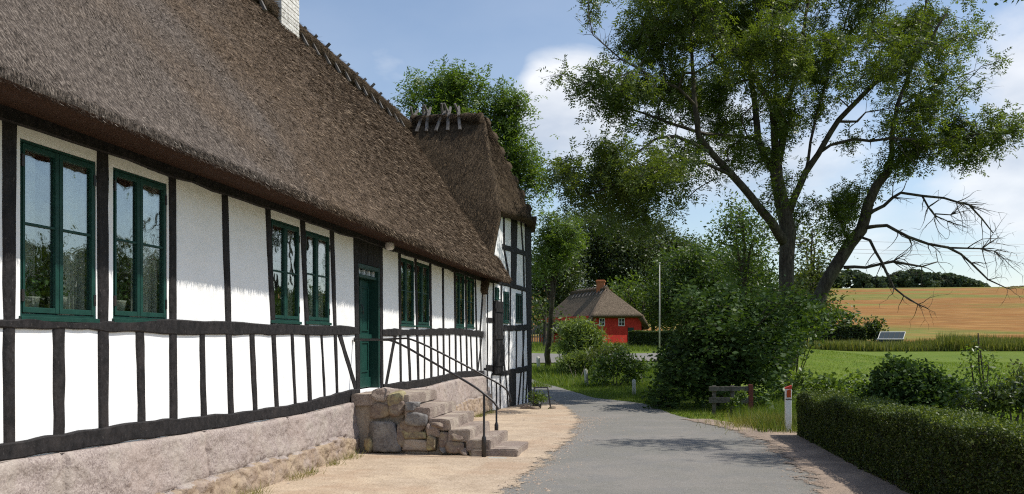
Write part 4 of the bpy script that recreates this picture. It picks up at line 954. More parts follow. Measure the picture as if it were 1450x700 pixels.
# ---- the big ash by the bend
ZA = 31.0
def WL(L, z=ZA, w0=0):
    return [W(p[0], p[1], z + (p[3] if len(p) > 3 else 0)) for p in L], [p[2] * z / F_PX / 2 * (.84 if p[2] > 4.5 else 1) for p in L]
ash_l = [
 [(1112, 548, 30), (1112, 500, 27), (1115, 430, 25), (1114, 370, 25), (1116, 330, 26), (1108, 290, 24), (1100, 250, 21), (1098, 215, 18)],
 [(1112, 345, 19), (1092, 315, 15, -.5), (1063, 279, 13, -1), (1036, 248, 11.5, -1.5), (1008, 217, 10, -2), (988, 192, 9, -2.4), (985, 150, 8, -2.6), (982, 108, 6, -2.6), (978, 55, 5, -2.5), (985, -10, 3, -2.3), (980, -60, 2, -2)],
 [(1100, 250, 13), (1085, 225, 12, .3), (1074, 197, 12, .5), (1069, 150, 10, .8), (1064, 112, 9, 1), (1058, 62, 7, 1.2), (1050, 10, 5, 1.3), (1040, -60, 3, 1.4)],
 [(1098, 215, 13), (1096, 180, 12, -.3), (1093, 148, 11, -.5), (1079, 128, 9, -.7), (1066, 105, 7, -1), (1030, 60, 4, -1.6), (1005, 10, 3, -2)],
 [(1100, 240, 14), (1109, 200, 13, .2), (1107, 150, 12, .4), (1120, 132, 9, .6), (1130, 95, 7, .9), (1138, 40, 6, 1), (1150, -30, 4, 1.2), (1150, -90, 2, 1.2)],
 [(1107, 152, 8, .4), (1098, 138, 8, .2), (1100, 100, 6, -.2), (1092, 50, 5, -.5), (1095, -20, 3, -.8)],
 [(1114, 310, 14), (1124, 282, 11.5, -.2), (1141, 243, 11, -.6), (1158, 218, 9.5, -.9), (1186, 171, 8.5, -1.3), (1237, 120, 7, -2), (1283, 89, 6, -2.5), (1315, 60, 4, -2.8), (1340, 20, 2.5, -3)],
 [(1158, 218, 6, -.9), (1176, 206, 5, -1), (1210, 197, 4.5, -1.4), (1232, 199, 4, -1.6), (1262, 197, 3.5, -2), (1302, 198, 2.5, -2.4)],
 [(1141, 243, 6, -.6), (1148, 200, 5, -.2), (1160, 150, 4.5, .3), (1175, 90, 4, .8), (1195, 40, 3, 1.2), (1210, -20, 2, 1.6)],
 [(1185, 172, 4, -1.3), (1214, 172, 3.5, -1), (1225, 160, 2, -1), (1262, 153, 1.6, -.8)],
 [(1008, 217, 6, -2), (985, 205, 5, -2.8), (958, 193, 4.5, -3.2), (930, 196, 3.5, -3.5), (905, 215, 2.5, -3.8), (880, 235, 2, -4)],
 [(1036, 248, 6, -1.5), (1000, 232, 5, -2.5), (962, 222, 4.5, -3.2), (925, 230, 3.5, -3.6), (885, 250, 3, -4), (850, 270, 2, -4.2)],
 [(1074, 197, 6, .5), (1040, 193, 5, -.5), (1000, 190, 4.5, -1.2), (950, 176, 4, -1.8), (915, 163, 3, -2.2), (880, 150, 2.2, -2.4), (850, 128, 1.6, -2.6), (800, 105, 1, -2.8)],
 [(985, 150, 5, -2.6), (960, 125, 4, -3), (925, 110, 3, -3.4), (880, 85, 2, -3.6), (840, 50, 1.2, -3.8)],
 # second leaning stem
 [(1146, 470, 24, 1.0), (1160, 420, 23, 1.0), (1185, 372, 22, .8), (1204, 345, 21, .6), (1219, 325, 20, .4), (1230, 288, 17, .2), (1241, 262, 15, 0), (1258, 243, 14, 0), (1263, 217, 9, 0), (1263, 190, 8, .1), (1270, 151, 7, .2), (1287, 106, 6, .4), (1298, 60, 4.5, .6), (1310, 10, 3, .8), (1320, -50, 2, 1)],
 [(1258, 243, 9, 0), (1283, 221, 6.5, -.4), (1313, 208, 5, -.8), (1345, 200, 4, -1.2), (1385, 190, 3, -1.6), (1420, 188, 2, -1.9), (1448, 185, 1.2, -2.1)],
 [(1270, 151, 4, .2), (1300, 135, 3, .4), (1330, 118, 2, .6), (1380, 100, 1.2, .8)],
 [(1230, 303, 8, .2), (1238, 298, 6.5, .1), (1252, 291, 6, 0), (1264, 280, 5.4, -.2), (1276, 273, 5, -.4), (1306, 278, 4, -.8), (1335, 280, 3.4, -1), (1373, 291, 3, -1.3), (1391, 310, 2.4, -1.4), (1406, 330, 1.6, -1.5)],
 [(1306, 278, 3, -.8), (1314, 293, 2.8, -.9), (1324, 306, 2.4, -1), (1341, 313, 1.6, -1.1)], [(1324, 303, 2, -1), (1345, 304, 1.6, -1), (1363, 300, 1, -1)],
 [(1223, 323, 8, .3), (1240, 320, 6.5, .2), (1256, 319, 6, 0), (1287, 336, 5.4, -.4), (1315, 346, 4.6, -.8), (1342, 351, 4, -1.1), (1360, 360, 3.4, -1.2), (1375, 372, 3, -1.3), (1399, 396, 2.4, -1.5), (1425, 408, 1.4, -1.7)],
 [(1342, 351, 3, -1.1), (1370, 352, 2.6, -1.2), (1391, 353, 2.2, -1.2), (1402, 345, 1.8, -1.2), (1413, 337, 1, -1.2)], [(1391, 354, 1.8, -1.2), (1408, 356, 1.6, -1.3), (1421, 366, 1, -1.3)],
 [(1195, 379, 7, .6), (1210, 379, 6, .4), (1226, 379, 5.4, .2), (1245, 374, 5, 0), (1264, 371, 4.4, -.2), (1285, 374, 3.6, -.3), (1305, 377, 2.6, -.4), (1328, 371, 1.4, -.5)],
 [(1219, 336, 5, .3), (1232, 340, 4.4, .1), (1240, 356, 4, 0), (1249, 372, 3.8, -.2), (1257, 390, 3.6, -.3), (1266, 408, 3, -.4), (1280, 420, 2.6, -.5), (1300, 432, 2, -.6), (1314, 437, 1.2, -.6)],
 [(1206, 350, 4, .6), (1196, 330, 3.5, .9), (1186, 300, 3, 1.1), (1178, 275, 2, 1.2)],
]
amb = MB(); LM = []
for p_i in (15,):
    ash_l[p_i] = [(a[0], a[1], a[2] * .78, a[3]) for a in ash_l[p_i]]
bare = {17, 18, 19, 20, 21, 22, 23, 24}
for i, L in enumerate(ash_l):
    pts, rs = WL(L); pts, rs = densify(pts, rs, .4, .05 if i > 0 else .03, i); 
    amb.tube(pts, rs, 12 if rs[0] > .12 else 6); LM.append((pts, rs))
for i in bare: twigs(amb, *LM[i], 16, 1.15, 50 + i, .15, 2, .3)
for i, n in ((11, 6), (12, 10), (13, 10), (15, 6), (16, 12), (7, 6), (10, 8)): twigs(amb, *LM[i], n, 1.2, 90 + i, .1, 2, .4)
ivy = []
ash_b = [(900, 40, 55, 45, -2.5), (945, 20, 60, 50, -1), (960, 75, 60, 45, -2.5), (1010, 40, 50, 50, 1), (1050, 20, 50, 40, 3), (1045, 90, 45, 40, -3), (880, 110, 55, 32, -2.8), (930, 125, 60, 35, -1.5), (840, 118, 38, 17, -2.8), (805, 104, 24, 9, -2.8),
 (870, 150, 45, 18, -3), (920, 160, 50, 14, -2.5), (990, 130, 50, 40, 0), (1040, 150, 40, 30, 2), (1090, 70, 50, 50, -3), (1130, 30, 50, 45, 1), (1170, 75, 45, 35, -2), (1125, 110, 45, 22, -3), (1100, 190, 25, 40, .5), (1145, 160, 30, 25, 2),
 (1200, 35, 40, 35, 3), (1245, 20, 45, 40, -1), (1300, 25, 50, 45, 1), (1350, 20, 34, 28, .5), (1345, 62, 35, 26, -1), (1290, 75, 45, 25, -3), (1245, 95, 35, 26, -2.5), (1210, 130, 30, 22, -2), (1370, 8, 20, 10, 0),
 (860, 235, 45, 22, -4), (905, 245, 50, 34, -4), (955, 235, 45, 26, -3), (850, 275, 48, 26, -4), (905, 285, 50, 26, -3), (1000, 205, 38, 18, -1), (960, 280, 20, 18, -2.5), (1030, 225, 25, 14, -1), (820, 262, 28, 20, -4.2),
 (1110, 262, 22, 30, -1), (1112, 300, 16, 24, .8), (1060, 180, 32, 16, 1), (1280, 165, 35, 22, .5), (1325, 140, 32, 18, .5), (1335, 178, 40, 24, -1), (1385, 175, 36, 18, -1.5), (1425, 185, 26, 12, -2), (1300, 205, 40, 18, -.8), (1350, 218, 34, 10, -1.2), (1275, 232, 28, 14, -.5), (1310, 238, 26, 8, -.8),
 (1195, 285, 24, 26, 1.1), (1185, 318, 20, 20, 1.2), (1240, 262, 16, 14, .2), (1380, 205, 22, 8, -1.4), (1395, 222, 10, 5, -1.4),
 (960, -30, 70, 40, 0), (1060, -50, 80, 45, 1), (1170, -50, 80, 45, 0), (1290, -40, 70, 35, 0)]
bl = [B(a, b_, c, d, ZA + e, 1.4 + (c + d) / 2 * ZA / F_PX * .75) for a, b_, c, d, e in ash_b + [(1195, 285, 24, 26, 1.1), (1185, 318, 20, 20, 1.2), (1178, 290, 16, 20, 1.0), (1385, 175, 36, 18, -1.5), (1335, 178, 40, 24, -1), (1290, 185, 40, 26, 0), (1400, 190, 40, 14, -1.6), (1140, 300, 20, 20, .6), (1250, 120, 30, 24, -1), (1150, 110, 40, 30, 1), (1200, 90, 40, 30, 0), (1300, 120, 36, 24, 1), (1050, 215, 30, 14, 0), (1020, 180, 36, 18, -1), (1110, 215, 30, 20, -.6), (1350, 200, 40, 18, -1), (1320, 215, 36, 14, -1), (1245, 235, 20, 18, 0), (1220, 190, 30, 12, -1), (820, 245, 34, 22, -4), (985, 255, 36, 20, -2), (870, 250, 60, 36, -3), (925, 268, 55, 34, -4), (840, 255, 40, 26, -4), (960, 30, 60, 40, -3), (1080, 30, 60, 40, 0)]]
sub = []
for c_, a_, d_, e_ in bl:
    for k_ in range(4):
        o_ = np.random.default_rng(int(abs(c_.x * 131 + c_.z * 977)) * 5 + k_).normal(0, .48, 3); f_ = .50 + .22 * (k_ % 2)
        sub.append((c_ + Vector((ct * o_[0] * a_ - st * o_[1] * d_, st * o_[0] * a_ + ct * o_[1] * d_, o_[2] * e_)), a_ * f_, d_ * f_, e_ * f_))
cl = clusters_in(sub, 1.0, .47, 3, hole=.62)
nodes, fr_r = limbs_to_nodes([(p, r) for i, (p, r) in enumerate(LM) if i not in bare or i == 17])
P_, par, rad, flow, n0 = ptree_attach(nodes, fr_r, cl, .25)
wood(amb, P_, par, rad, flow, n0, .007, 5)
ash = empty('ash_tree', W(1112, 548, ZA) * 1, 'big old ash by the bend with a leaning second stem and bare hanging branches', 'tree')
amb.build('trunk', M['bark'], ash, smooth=True)
V, tn = ashleaves(cl, 8, .32, .125, .044, .25)
npmesh('crown', V, 4, LEAF['ash'], ash, tone=tn)
open('/tmp/cnt','a').write(str(len(cl)) + ' ');print('ash clusters', len(cl), 'leaflets', len(V) // 4)

# ---- generic broad-leaved trees
def tree(label, base, blobs, leaf, ll, lw, per, spacing, trunk_r=.2, seed=1, name='tree', cat='tree', group=None, limbs=None, hole=.4, dens=1.0, kind='ball', tip=.012, r=.5, flat=.3, bark=None):
    root = empty(name, base, label, cat, group); mb = MB(); base = Vector(base)
    if kind == 'ball' and not label.endswith('beyond the meadow'): per = int(per * 2.0); spacing *= .70
    elif kind == 'ash': spacing *= .72
    cen = sum((Vector(b[0]) for b in blobs), Vector()) / len(blobs); top = max(b[0].z for b in blobs)
    L = []
    if limbs: L = [densify(p, r_, .5, .06, seed) for p, r_ in limbs]
    elif trunk_r:
        low = min(b[0].z - b[3] * .4 for b in blobs); mid_ = base.lerp(Vector((cen.x, cen.y, max(low, base.z + 1))), .9)
        L.append(densify([base - Vector((0, 0, .2)), mid_, Vector((cen.x, cen.y, (cen.z + top) / 2))], [trunk_r * 1.15, trunk_r * .7, trunk_r * .12], .5, .15, seed))
        for b in blobs:
            st_ = L[0][0][int(len(L[0][0]) * .55)]; L.append(densify([st_, st_.lerp(b[0], .5) + Vector((0, 0, .2)), b[0]], [trunk_r * .45, trunk_r * .3, trunk_r * .12], .6, .15, seed + 1))
    else:
        for k, b in enumerate(blobs): L.append(densify([base + Vector((random.uniform(-.15, .15), random.uniform(-.15, .15), -.05)), b[0]], [.02, .012], .3, .05, seed + k))
    for p, r_ in L: mb.tube(p, r_, 7, cap=False)
    c = clusters_in(blobs, dens, spacing, seed, hole); nd, rr_ = limbs_to_nodes(L); a = ptree_attach(nd, rr_, c, .25); wood(mb, *a, tip, 4)
    mb.build('trunk' if trunk_r else 'stem', bark or M['bark'], root, smooth=True)
    if kind == 'ash': V, t_ = ashleaves(c, per, ll * 2.8, ll, lw, r, k=3)
    else: V, t_ = ballleaves(c, per, r, ll, lw, flat)
    npmesh('crown' if trunk_r else 'foliage', V, 4, LEAF[leaf], root, tone=t_)
    return root
Z = 40
tree('tall leafy light green tree rising behind the thatched gable wing', tuple(G(700, 560)), [B(*a, Z) for a in ((612, 128, 42, 28), (655, 125, 42, 24), (700, 152, 42, 30), (733, 172, 26, 26), (735, 230, 38, 30), (745, 268, 34, 24), (715, 205, 30, 30), (690, 240, 40, 50), (640, 180, 60, 40), (585, 145, 22, 12))],
     'lightash', .16, .060, 14, .62, .22, 11, hole=.5, kind='ash', r=.42)
Z = 46
tree('light green tree just right of the gable corner', tuple(G(775, 520)), [B(*a, Z) for a in ((775, 325, 24, 22), (795, 322, 24, 18), (800, 345, 22, 20), (768, 365, 22, 26), (790, 350, 22, 20), (765, 400, 18, 24))], 'bright', .17, .065, 13, .68, .16, 12, kind='ash', r=.45, group='trees beyond the road')
Z = 62
far_trees = [
 ('low dark bushy tree between the gable corner and the cottage roof', 772, 'dark', Z + 2, ((772, 448, 20, 22), (785, 462, 14, 16), (762, 425, 14, 22))),
 ('dark tree at the left end of the wood, over the cottage roof', 800, 'dark', Z + 18, ((790, 400, 40, 50), (822, 318, 34, 18), (770, 440, 26, 30), (800, 345, 34, 28), (790, 375, 30, 40), (765, 395, 20, 40), (790, 440, 30, 26), (800, 318, 22, 16))),
 ('dark broad tree standing straight behind the cottage chimney', 850, 'dark', Z + 22, ((850, 335, 45, 34), (835, 380, 50, 40), (875, 375, 45, 40), (850, 310, 30, 18), (845, 430, 55, 30))),
 ('tall dark tree to the right behind the cottage', 930, 'dark', Z + 22, ((925, 345, 46, 34), (965, 362, 40, 26), (860, 345, 34, 30), (890, 350, 36, 36), (905, 375, 46, 46), (950, 375, 38, 40), (930, 315, 26, 16), (925, 430, 60, 30))),
 ('rounded tree in the gap left of the ash trunk', 990, 'mid', Z + 10, ((985, 364, 36, 22), (1010, 378, 40, 28), (965, 388, 40, 30), (1000, 420, 60, 45), (1030, 395, 40, 40), (960, 430, 50, 40))),
 ('thin pale feathery tree just left of the ash trunk', 1050, 'mid', Z - 14, ((1052, 300, 22, 22), (1040, 330, 28, 24), (1068, 335, 24, 30), (1048, 370, 36, 26), (1060, 400, 34, 26))),
 ('yellow-green tree just right of the ash trunk', 1116, 'yellowmid', Z - 16, ((1150, 322, 16, 16), (1142, 350, 20, 22), (1160, 372, 22, 22), (1145, 400, 22, 24), (1165, 425, 22, 24))),
 ('dark tree low behind the ash trunk', 1090, 'dark', Z - 4, ((1085, 405, 40, 26), (1060, 440, 50, 36), (1120, 440, 50, 36), (1125, 400, 22, 24), (1140, 420, 24, 24), (1165, 445, 18, 18), (1060, 400, 40, 26))),
 ('leafy sunlit tree between the cottage and the flagpole', 905, 'bright', Z + 14, ((885, 412, 30, 16), (915, 420, 34, 20), (940, 440, 34, 22), (900, 440, 26, 16))),
]
LEAF['yellowmid'] = leafmat('yellowing_leaf', (.04, .06, .014), (.10, .125, .028), (.16, .16, .045), .35, .5)
for i, (lab, px, lf_, z, bs) in enumerate(far_trees):
    b0 = W(px, 484, z); base = (b0.x, b0.y, float(T(b0.x, b0.y)))
    tree(lab, base, [B(*a, z + random.uniform(-2, 2)) for a in bs], lf_, .26 if z > 50 else .2, .13 if z > 50 else .09, 15, 1.05 if z > 50 else .68, .22, 20 + i, hole=.25 if lf_ == 'dark' else .45, r=.85, group='trees beyond the road', tip=.014)
# off to the right and behind the camera stand trees the panes reflect and one that shades the road
for i, (x, y, h, rr_, lab) in enumerate(((38, 52, 9, 5, 'round field tree beyond the meadow'), (44, 63, 10, 6, 'broad field tree beyond the meadow'), (48, 73, 11, 6, 'spreading field tree beyond the meadow'), (50, 84, 12, 6.5, 'tall field tree beyond the meadow'), (54, 96, 13, 7, 'old field tree beyond the meadow'), (58, 112, 14, 7, 'last field tree beyond the meadow'))):
    tree(lab, (x, y, float(T(x, y))), [(Vector((x, y, h * .6)), rr_, rr_, h * .38), (Vector((x + 2, y - 3, h * .5)), rr_ * .8, rr_ * .8, h * .3), (Vector((x - 2, y + 3, h * .5)), rr_ * .8, rr_ * .8, h * .3)], 'dark', .5, .30, 26, 1.6, .3, 60 + i, hole=.2, r=1.2, group='trees in the open field', tip=.03)
shade = [(Vector((6.6, 15.9, 9.2)), 1.3, .5, 1.0), (Vector((6.2, 15.0, 7.4)), 1.5, .35, .35), (Vector((7.6, 13.6, 7.6)), 1.2, .4, .5), (Vector((7.9, 12.4, 6.8)), 1.0, .6, .4), (Vector((8.3, 14.2, 9)), 1.4, 1.0, 1)]
tree('slender young tree in the garden behind the hedge', (8.4, 13.6, 0), shade, 'mid', .12, .05, 16, .55, .12, 71, hole=.3, r=.35)

# ---- the dark spreading bush at the bend
Z = 25.5
tree('large dark broad-leaved bush overhanging the plank rail at the bend', tuple(G(1010, 578)), [B(*a) for a in ((1000, 440, 45, 30, Z), (1060, 450, 50, 34, Z + 1), (985, 480, 34, 30, Z - .5), (1030, 490, 60, 30, Z - .6), (1090, 480, 36, 34, Z + .5), (962, 528, 28, 28, Z - .3), (985, 535, 50, 32, Z - .8), (1045, 525, 50, 22, Z - .2), (1085, 520, 34, 24, Z), (945, 566, 34, 12, Z - .5), (1020, 418, 30, 14, Z + .4), (1095, 555, 22, 14, Z + 1.2), (985, 500, 50, 30, Z + .5), (1110, 450, 26, 26, Z + 2)) + tuple((random.uniform(975, 1110), random.uniform(405, 570), random.uniform(26, 44), random.uniform(6, 9), Z - random.uniform(.8, 1.8)) for _ in range(16))],
     'glossy', .15, .085, 16, .42, .06, 81, name='bush', cat='bush', hole=.45, r=.30, flat=.75, tip=.006)
tree('leafy undergrowth round the foot of the ash', tuple(G(1125, 556)), [B(*a) for a in ((1112, 450, 36, 24, 27.5), (1105, 490, 30, 30, 27.5), (1140, 445, 28, 24, 28), (1110, 530, 18, 24, 27.5), (1110, 425, 30, 16, 29), (1140, 455, 30, 26, 30), (1155, 430, 22, 22, 31), (1160, 465, 14, 14, 31), (1105, 460, 26, 26, 29), (1115, 490, 18, 14, 29.5), (1088, 545, 22, 14, 27), (1112, 545, 10, 10, 27))], 'mid', .14, .08, 14, .5, 0, 82, name='bush', cat='bush', hole=.4, r=.34, flat=.5, tip=.006)
Z = 46
tree('pale pointed-leaf shrub in front of the red cottage', tuple(G(822, 512)), [B(*a, Z) for a in ((818, 468, 22, 13), (838, 476, 14, 10), (812, 488, 24, 14), (832, 490, 22, 14), (846, 488, 10, 8))], 'willow', .26, .06, 34, .45, 0, 83, name='shrub', cat='shrub', hole=.2, r=.42, flat=0, tip=.006)
tree('yellowish flowering shrub right of the pale pointed-leaf shrub', tuple(G(868, 512)), [B(*a, Z - 2) for a in ((858, 499, 18, 6), (872, 498, 14, 6), (850, 505, 20, 8))], 'yellowmid', .2, .05, 22, .42, 0, 84, name='shrub', cat='shrub', hole=.2, r=.38, flat=0, tip=.006)
Z = 36.5
tree('dark round shrub behind the two short white verge posts', tuple(G(868, 550)), [B(*a, Z) for a in ((868, 516, 24, 15), (890, 528, 22, 18), (850, 530, 22, 18), (905, 520, 18, 14), (878, 506, 18, 9))], 'mid', .12, .07, 16, .42, 0, 85, name='shrub', cat='shrub', hole=.15, r=.3, flat=.2, tip=.005)
tree('tufted reedy shrub left of the middle verge post', tuple(G(818, 540)), [B(*a, Z + 8) for a in ((815, 520, 20, 14), (805, 512, 14, 10), (830, 510, 14, 12))], 'willow', .24, .04, 22, .38, 0, 86, name='shrub', cat='shrub', hole=.1, r=.3, flat=0, tip=.005)
tree('low leafy shrub between the right verge post and the big dark bush', tuple(G(932, 560)), [B(*a, 29.5) for a in ((930, 528, 14, 12), (928, 546, 12, 12), (945, 540, 14, 10))], 'bright', .14, .07, 14, .42, 0, 87, name='shrub', cat='shrub', hole=.25, r=.3, flat=.3, tip=.005)
# ---- garden plants behind the hedge
Z = 14.2
tree('glossy dark laurel bush behind the clipped hedge', (W(1280, 590, Z).x, W(1280, 590, Z).y, 0), [B(*a, Z) for a in ((1262, 552, 30, 28), (1240, 562, 20, 20), (1295, 545, 38, 26), (1320, 560, 30, 24), (1268, 530, 26, 16), (1340, 552, 26, 20), (1290, 575, 50, 24))], 'glossy', .085, .045, 16, .20, 0, 91, name='laurel_bush', cat='bush', hole=.1, r=.15, flat=.3, tip=.004)
Z = 16
tree('airy light green sapling between the laurel and the right edge', (W(1392, 580, Z).x, W(1392, 580, Z).y, 0), [B(*a, Z) for a in ((1388, 492, 16, 14), (1375, 515, 18, 16), (1400, 520, 18, 16), (1390, 548, 28, 16), (1385, 472, 10, 8), (1415, 535, 14, 12))], 'bright', .075, .038, 9, .26, 0, 92, name='sapling', cat='sapling', hole=.5, r=.16, flat=.2, tip=.004)
Z = 12.5
tree('dark purple-brown shrub behind the hedge near the right edge', (W(1400, 600, Z).x, W(1400, 600, Z).y, 0), [B(*a, Z) for a in ((1390, 568, 34, 14), (1425, 565, 30, 18), (1455, 560, 30, 22), (1360, 575, 24, 10))], 'dark', .06, .035, 16, .18, 0, 93, name='shrub', cat='shrub', hole=.3, r=.14, flat=.2, tip=.004)
tree('yellow-green bush at the right edge of the meadow', (W(1440, 560, 17).x, W(1440, 560, 17).y, 0), [B(*a, 17) for a in ((1440, 525, 22, 14), (1425, 540, 20, 10), (1450, 545, 26, 14))], 'yellowmid', .08, .045, 12, .26, 0, 94, name='bush', cat='bush', hole=.4, r=.18, flat=.2, tip=.004)
tree('low leafy plants behind the far end of the hedge', (W(1170, 590, 17.5).x, W(1170, 590, 17.5).y, -.02), [B(*a, 17.5) for a in ((1135, 545, 18, 11), (1165, 548, 20, 10), (1195, 550, 22, 9), (1222, 553, 18, 9), (1180, 566, 60, 8), (1210, 542, 14, 9))], 'bright', .11, .06, 20, .24, 0, 95, name='bush', cat='bush', hole=.3, r=.2, flat=.4, tip=.004)

# ---- clipped hedges
def hedge(label, P0, P1, width, z0, z1a, z1b, leaf, n, ls, seed, name='hedge', ragged=.05):
    """z1a / z1b: top height at either end"""
    P0, P1 = Vector(P0), Vector(P1); d = P1 - P0; L = d.length; u = d / L; nrm = Vector((-u.y, u.x)); root = empty(name, (P0.x, P0.y, z0), label, 'hedge')
    def hp(t, s_, v, ex=0):                             # t along 0..1, s across -.5..5, v height 0..1
        p = P0 + d * t + nrm * (s_ * (width - .04 + .06 * mn.noise(Vector((t * L * .8, seed, 2)))) + ex); top = z1a + (z1b - z1a) * t + ragged * mn.noise(Vector((t * L * .9, seed, 5)))
        return Vector((p.x, p.y, z0 + (top - z0) * v))
    core = MB(); k = max(2, int(L / .5))
    for i in range(k):
        a, b = i / k, (i + 1) / k
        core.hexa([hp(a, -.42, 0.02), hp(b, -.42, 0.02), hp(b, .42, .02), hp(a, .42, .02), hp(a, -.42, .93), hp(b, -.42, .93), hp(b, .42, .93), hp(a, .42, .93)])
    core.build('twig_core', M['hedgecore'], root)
    A = [(2 * L * 1.0), L * width, 2 * width * 1.0]; tot = sum(A); C_ = []; tone_ = []
    for _ in range(n):
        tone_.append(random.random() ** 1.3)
        r_ = random.random() * tot; t = random.random()
        dep = abs(random.gauss(0, .028))
        if r_ < A[0]: s_ = random.choice((-.5, .5)); v = random.random() ** .85; p = hp(t, s_, v); p -= nrm.to_3d() * math.copysign(dep, s_) * (-1 if False else 1); bump = .075 * mn.noise(Vector((p.x * 3, p.y * 3, p.z * 3))); p += nrm.to_3d() * math.copysign(bump, s_)
        elif r_ < A[0] + A[1]: s_ = random.uniform(-.5, .5); p = hp(t, s_, 1); p.z -= dep - .05 * mn.noise(Vector((p.x * 3, p.y * 3, 1))) - (.05 * random.random() if random.random() < .2 else 0); tone_[-1] = .55 + .45 * random.random()  # top leaves get brighter tones: the sunlit hedge top put into leaf colour
        else: t = random.choice((0.0, 1.0)); p = hp(t, random.uniform(-.5, .5), random.random())
        C_.append(tuple(p))
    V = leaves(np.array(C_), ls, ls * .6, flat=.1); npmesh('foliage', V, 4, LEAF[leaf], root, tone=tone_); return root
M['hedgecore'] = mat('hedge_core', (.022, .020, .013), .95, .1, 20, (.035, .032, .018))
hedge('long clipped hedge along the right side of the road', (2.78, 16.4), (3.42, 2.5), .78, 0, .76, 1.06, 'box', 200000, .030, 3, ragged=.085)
a, b_ = G(897, 500), W(975, 484, 66); pa = W(896, 484, 63); pb = W(985, 484, 60)
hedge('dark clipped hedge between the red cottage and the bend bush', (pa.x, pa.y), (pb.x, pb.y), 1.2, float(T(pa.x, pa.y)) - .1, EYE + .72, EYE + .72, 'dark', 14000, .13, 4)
pa = W(1150, 484, 112); pb = W(1222, 484, 112)
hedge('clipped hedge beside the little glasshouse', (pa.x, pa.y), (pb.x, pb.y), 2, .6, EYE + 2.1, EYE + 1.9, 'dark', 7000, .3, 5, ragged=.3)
Zg = 118
b0 = W(1238, 484, Zg); tree('dark bushy tree behind the little glasshouse', (b0.x, b0.y, float(T(b0.x, b0.y))), [B(*a, Zg) for a in ((1238, 466, 13, 10), (1234, 474, 12, 8), (1243, 472, 10, 8))], 'dark', .5, .3, 16, 1.1, .15, 101, hole=.1, r=.8, tip=.03)
b0 = W(1185, 484, Zg); tree('brownish leafy tree above the far clipped hedge', (b0.x, b0.y, float(T(b0.x, b0.y))), [B(*a, Zg) for a in ((1180, 448, 26, 12), (1200, 455, 14, 14), (1165, 455, 14, 14))], 'mid', .5, .3, 14, 1.3, .2, 102, hole=.2, r=.9, tip=.03)
# ---- woodland on the hill: one far mass of crowns
def woodland(name, label, outline, y0, z, n, ls, seed):
    r = np.random.default_rng(seed); px = np.array([p[0] for p in outline]); py = np.array([p[1] for p in outline]); C_ = []
    nb = int((px[-1] - px[0]) / 4.5)
    cs = []
    for k in range(nb * 5):
        x = r.uniform(px[0], px[-1]); top = np.interp(x, px, py); dz = r.uniform(0, 30); hh = (y0 - top); rr_ = r.uniform(5, 8); cy_ = top + rr_ * .8 + r.random() ** 1.5 * max(0, hh - rr_ * 1.2)
        cs.append((x, cy_, dz, rr_))
    cs = np.array(cs); per = n // len(cs); out = []
    for x, yy_, dz, rr_ in cs:
        p = r.normal(0, 1, (per, 3)); p /= np.linalg.norm(p, axis=1)[:, None]; p *= (.75 + .3 * r.random((per, 1))); s_ = (z + dz) / F_PX; c = W(x, yy_, z + dz); q = np.array(c) + p * [rr_ * s_, rr_ * s_, rr_ * s_ * .85]; out.append(q)
    c = np.concatenate(out); V = leaves(c, ls, ls * .6, flat=.5); o = npmesh(name, V, 4, LEAF['hillwood'], tone=r.random(len(c))); tag(o, label, 'woodland', kind='stuff'); return o
LEAF['hillwood'] = leafmat('hazed_hill_wood_leaf', (.045, .065, .045), (.085, .115, .065), (.115, .145, .085), .2, .7, .2)  # distance haze put into the leaf colours, paler and bluer
woodland('woodland', 'dark green wood along the top of the golden hill', [(1120, 392), (1180, 384), (1210, 381), (1235, 392), (1258, 391), (1275, 383), (1292, 380), (1310, 385), (1345, 387), (1375, 395), (1394, 402), (1398, 408)], 411, 455, 60000, 1.5, 5)
woodland('woodland', 'small dark patch of wood on the skyline at the right edge', [(1420, 409), (1435, 406), (1480, 404)], 412, 470, 9000, 1.2, 6)
# ---- grasses
def blades(n, fn, h, w, lean=.35, hv=.4, face=None):
    P = np.array([fn() for _ in range(n)]); P = P[~np.isnan(P[:, 0])]; n = len(P); z = T(P[:, 0], P[:, 1]); c = np.c_[P[:, 0], P[:, 1], z]
    H = (h * (1 + hv * rng.normal(0, 1, n)).clip(.25, 2))[:, None] * (P[:, 2:3] if P.shape[1] > 2 else 1)
    d = np.c_[rng.normal(0, lean, n), rng.normal(0, lean, n), np.ones(n)]; a = rng.random(n) * 6.283; s_ = np.c_[np.cos(a), np.sin(a), np.zeros(n)] * w / 2
    V = np.empty((n, 3, 3)); V[:, 0] = c - s_; V[:, 1] = c + s_; V[:, 2] = c + d * H; return V.reshape(-1, 3)
re_ = np.array([p for p in redge]); re_ = re_[np.argsort([0] * len(re_), kind='stable')]
REP = resample(redge, 400)
def verge():
    while True:
        k = random.randint(150, 399); e = REP[k]; q = REP[min(k + 1, 399)]; dx, dy = q[0] - e[0], q[1] - e[1]; L = math.hypot(dx, dy) + 1e-9; nx, ny = dy / L, -dx / L
        s_ = random.random() ** 1.3 * 6 - .05; x, y = e[0] + nx * s_, e[1] + ny * s_
        if y < 16.6 or y > 52 or x < -12: continue
        if y < 22 and x < 3.3 - (y - 16) * .28 and random.random() < .93: continue
        return (x, y, .5 + min(1.6, max(0, s_) * .5))
V = np.concatenate([blades(60000, verge, .09, .012), blades(9000, lambda: (random.uniform(1.8, 4.2), random.uniform(16.8, 26), 1), .22, .012, .3)])
o = npmesh('verge_grass', V, 3, LEAF['grass'], tone=rng.random(len(V) // 3) ** 1.5); tag(o, 'short green grass along the outside of the bend', 'grass', kind='stuff')
def dryv(): return (random.gauss(2.35, .5), random.gauss(18.9, .9), 1)
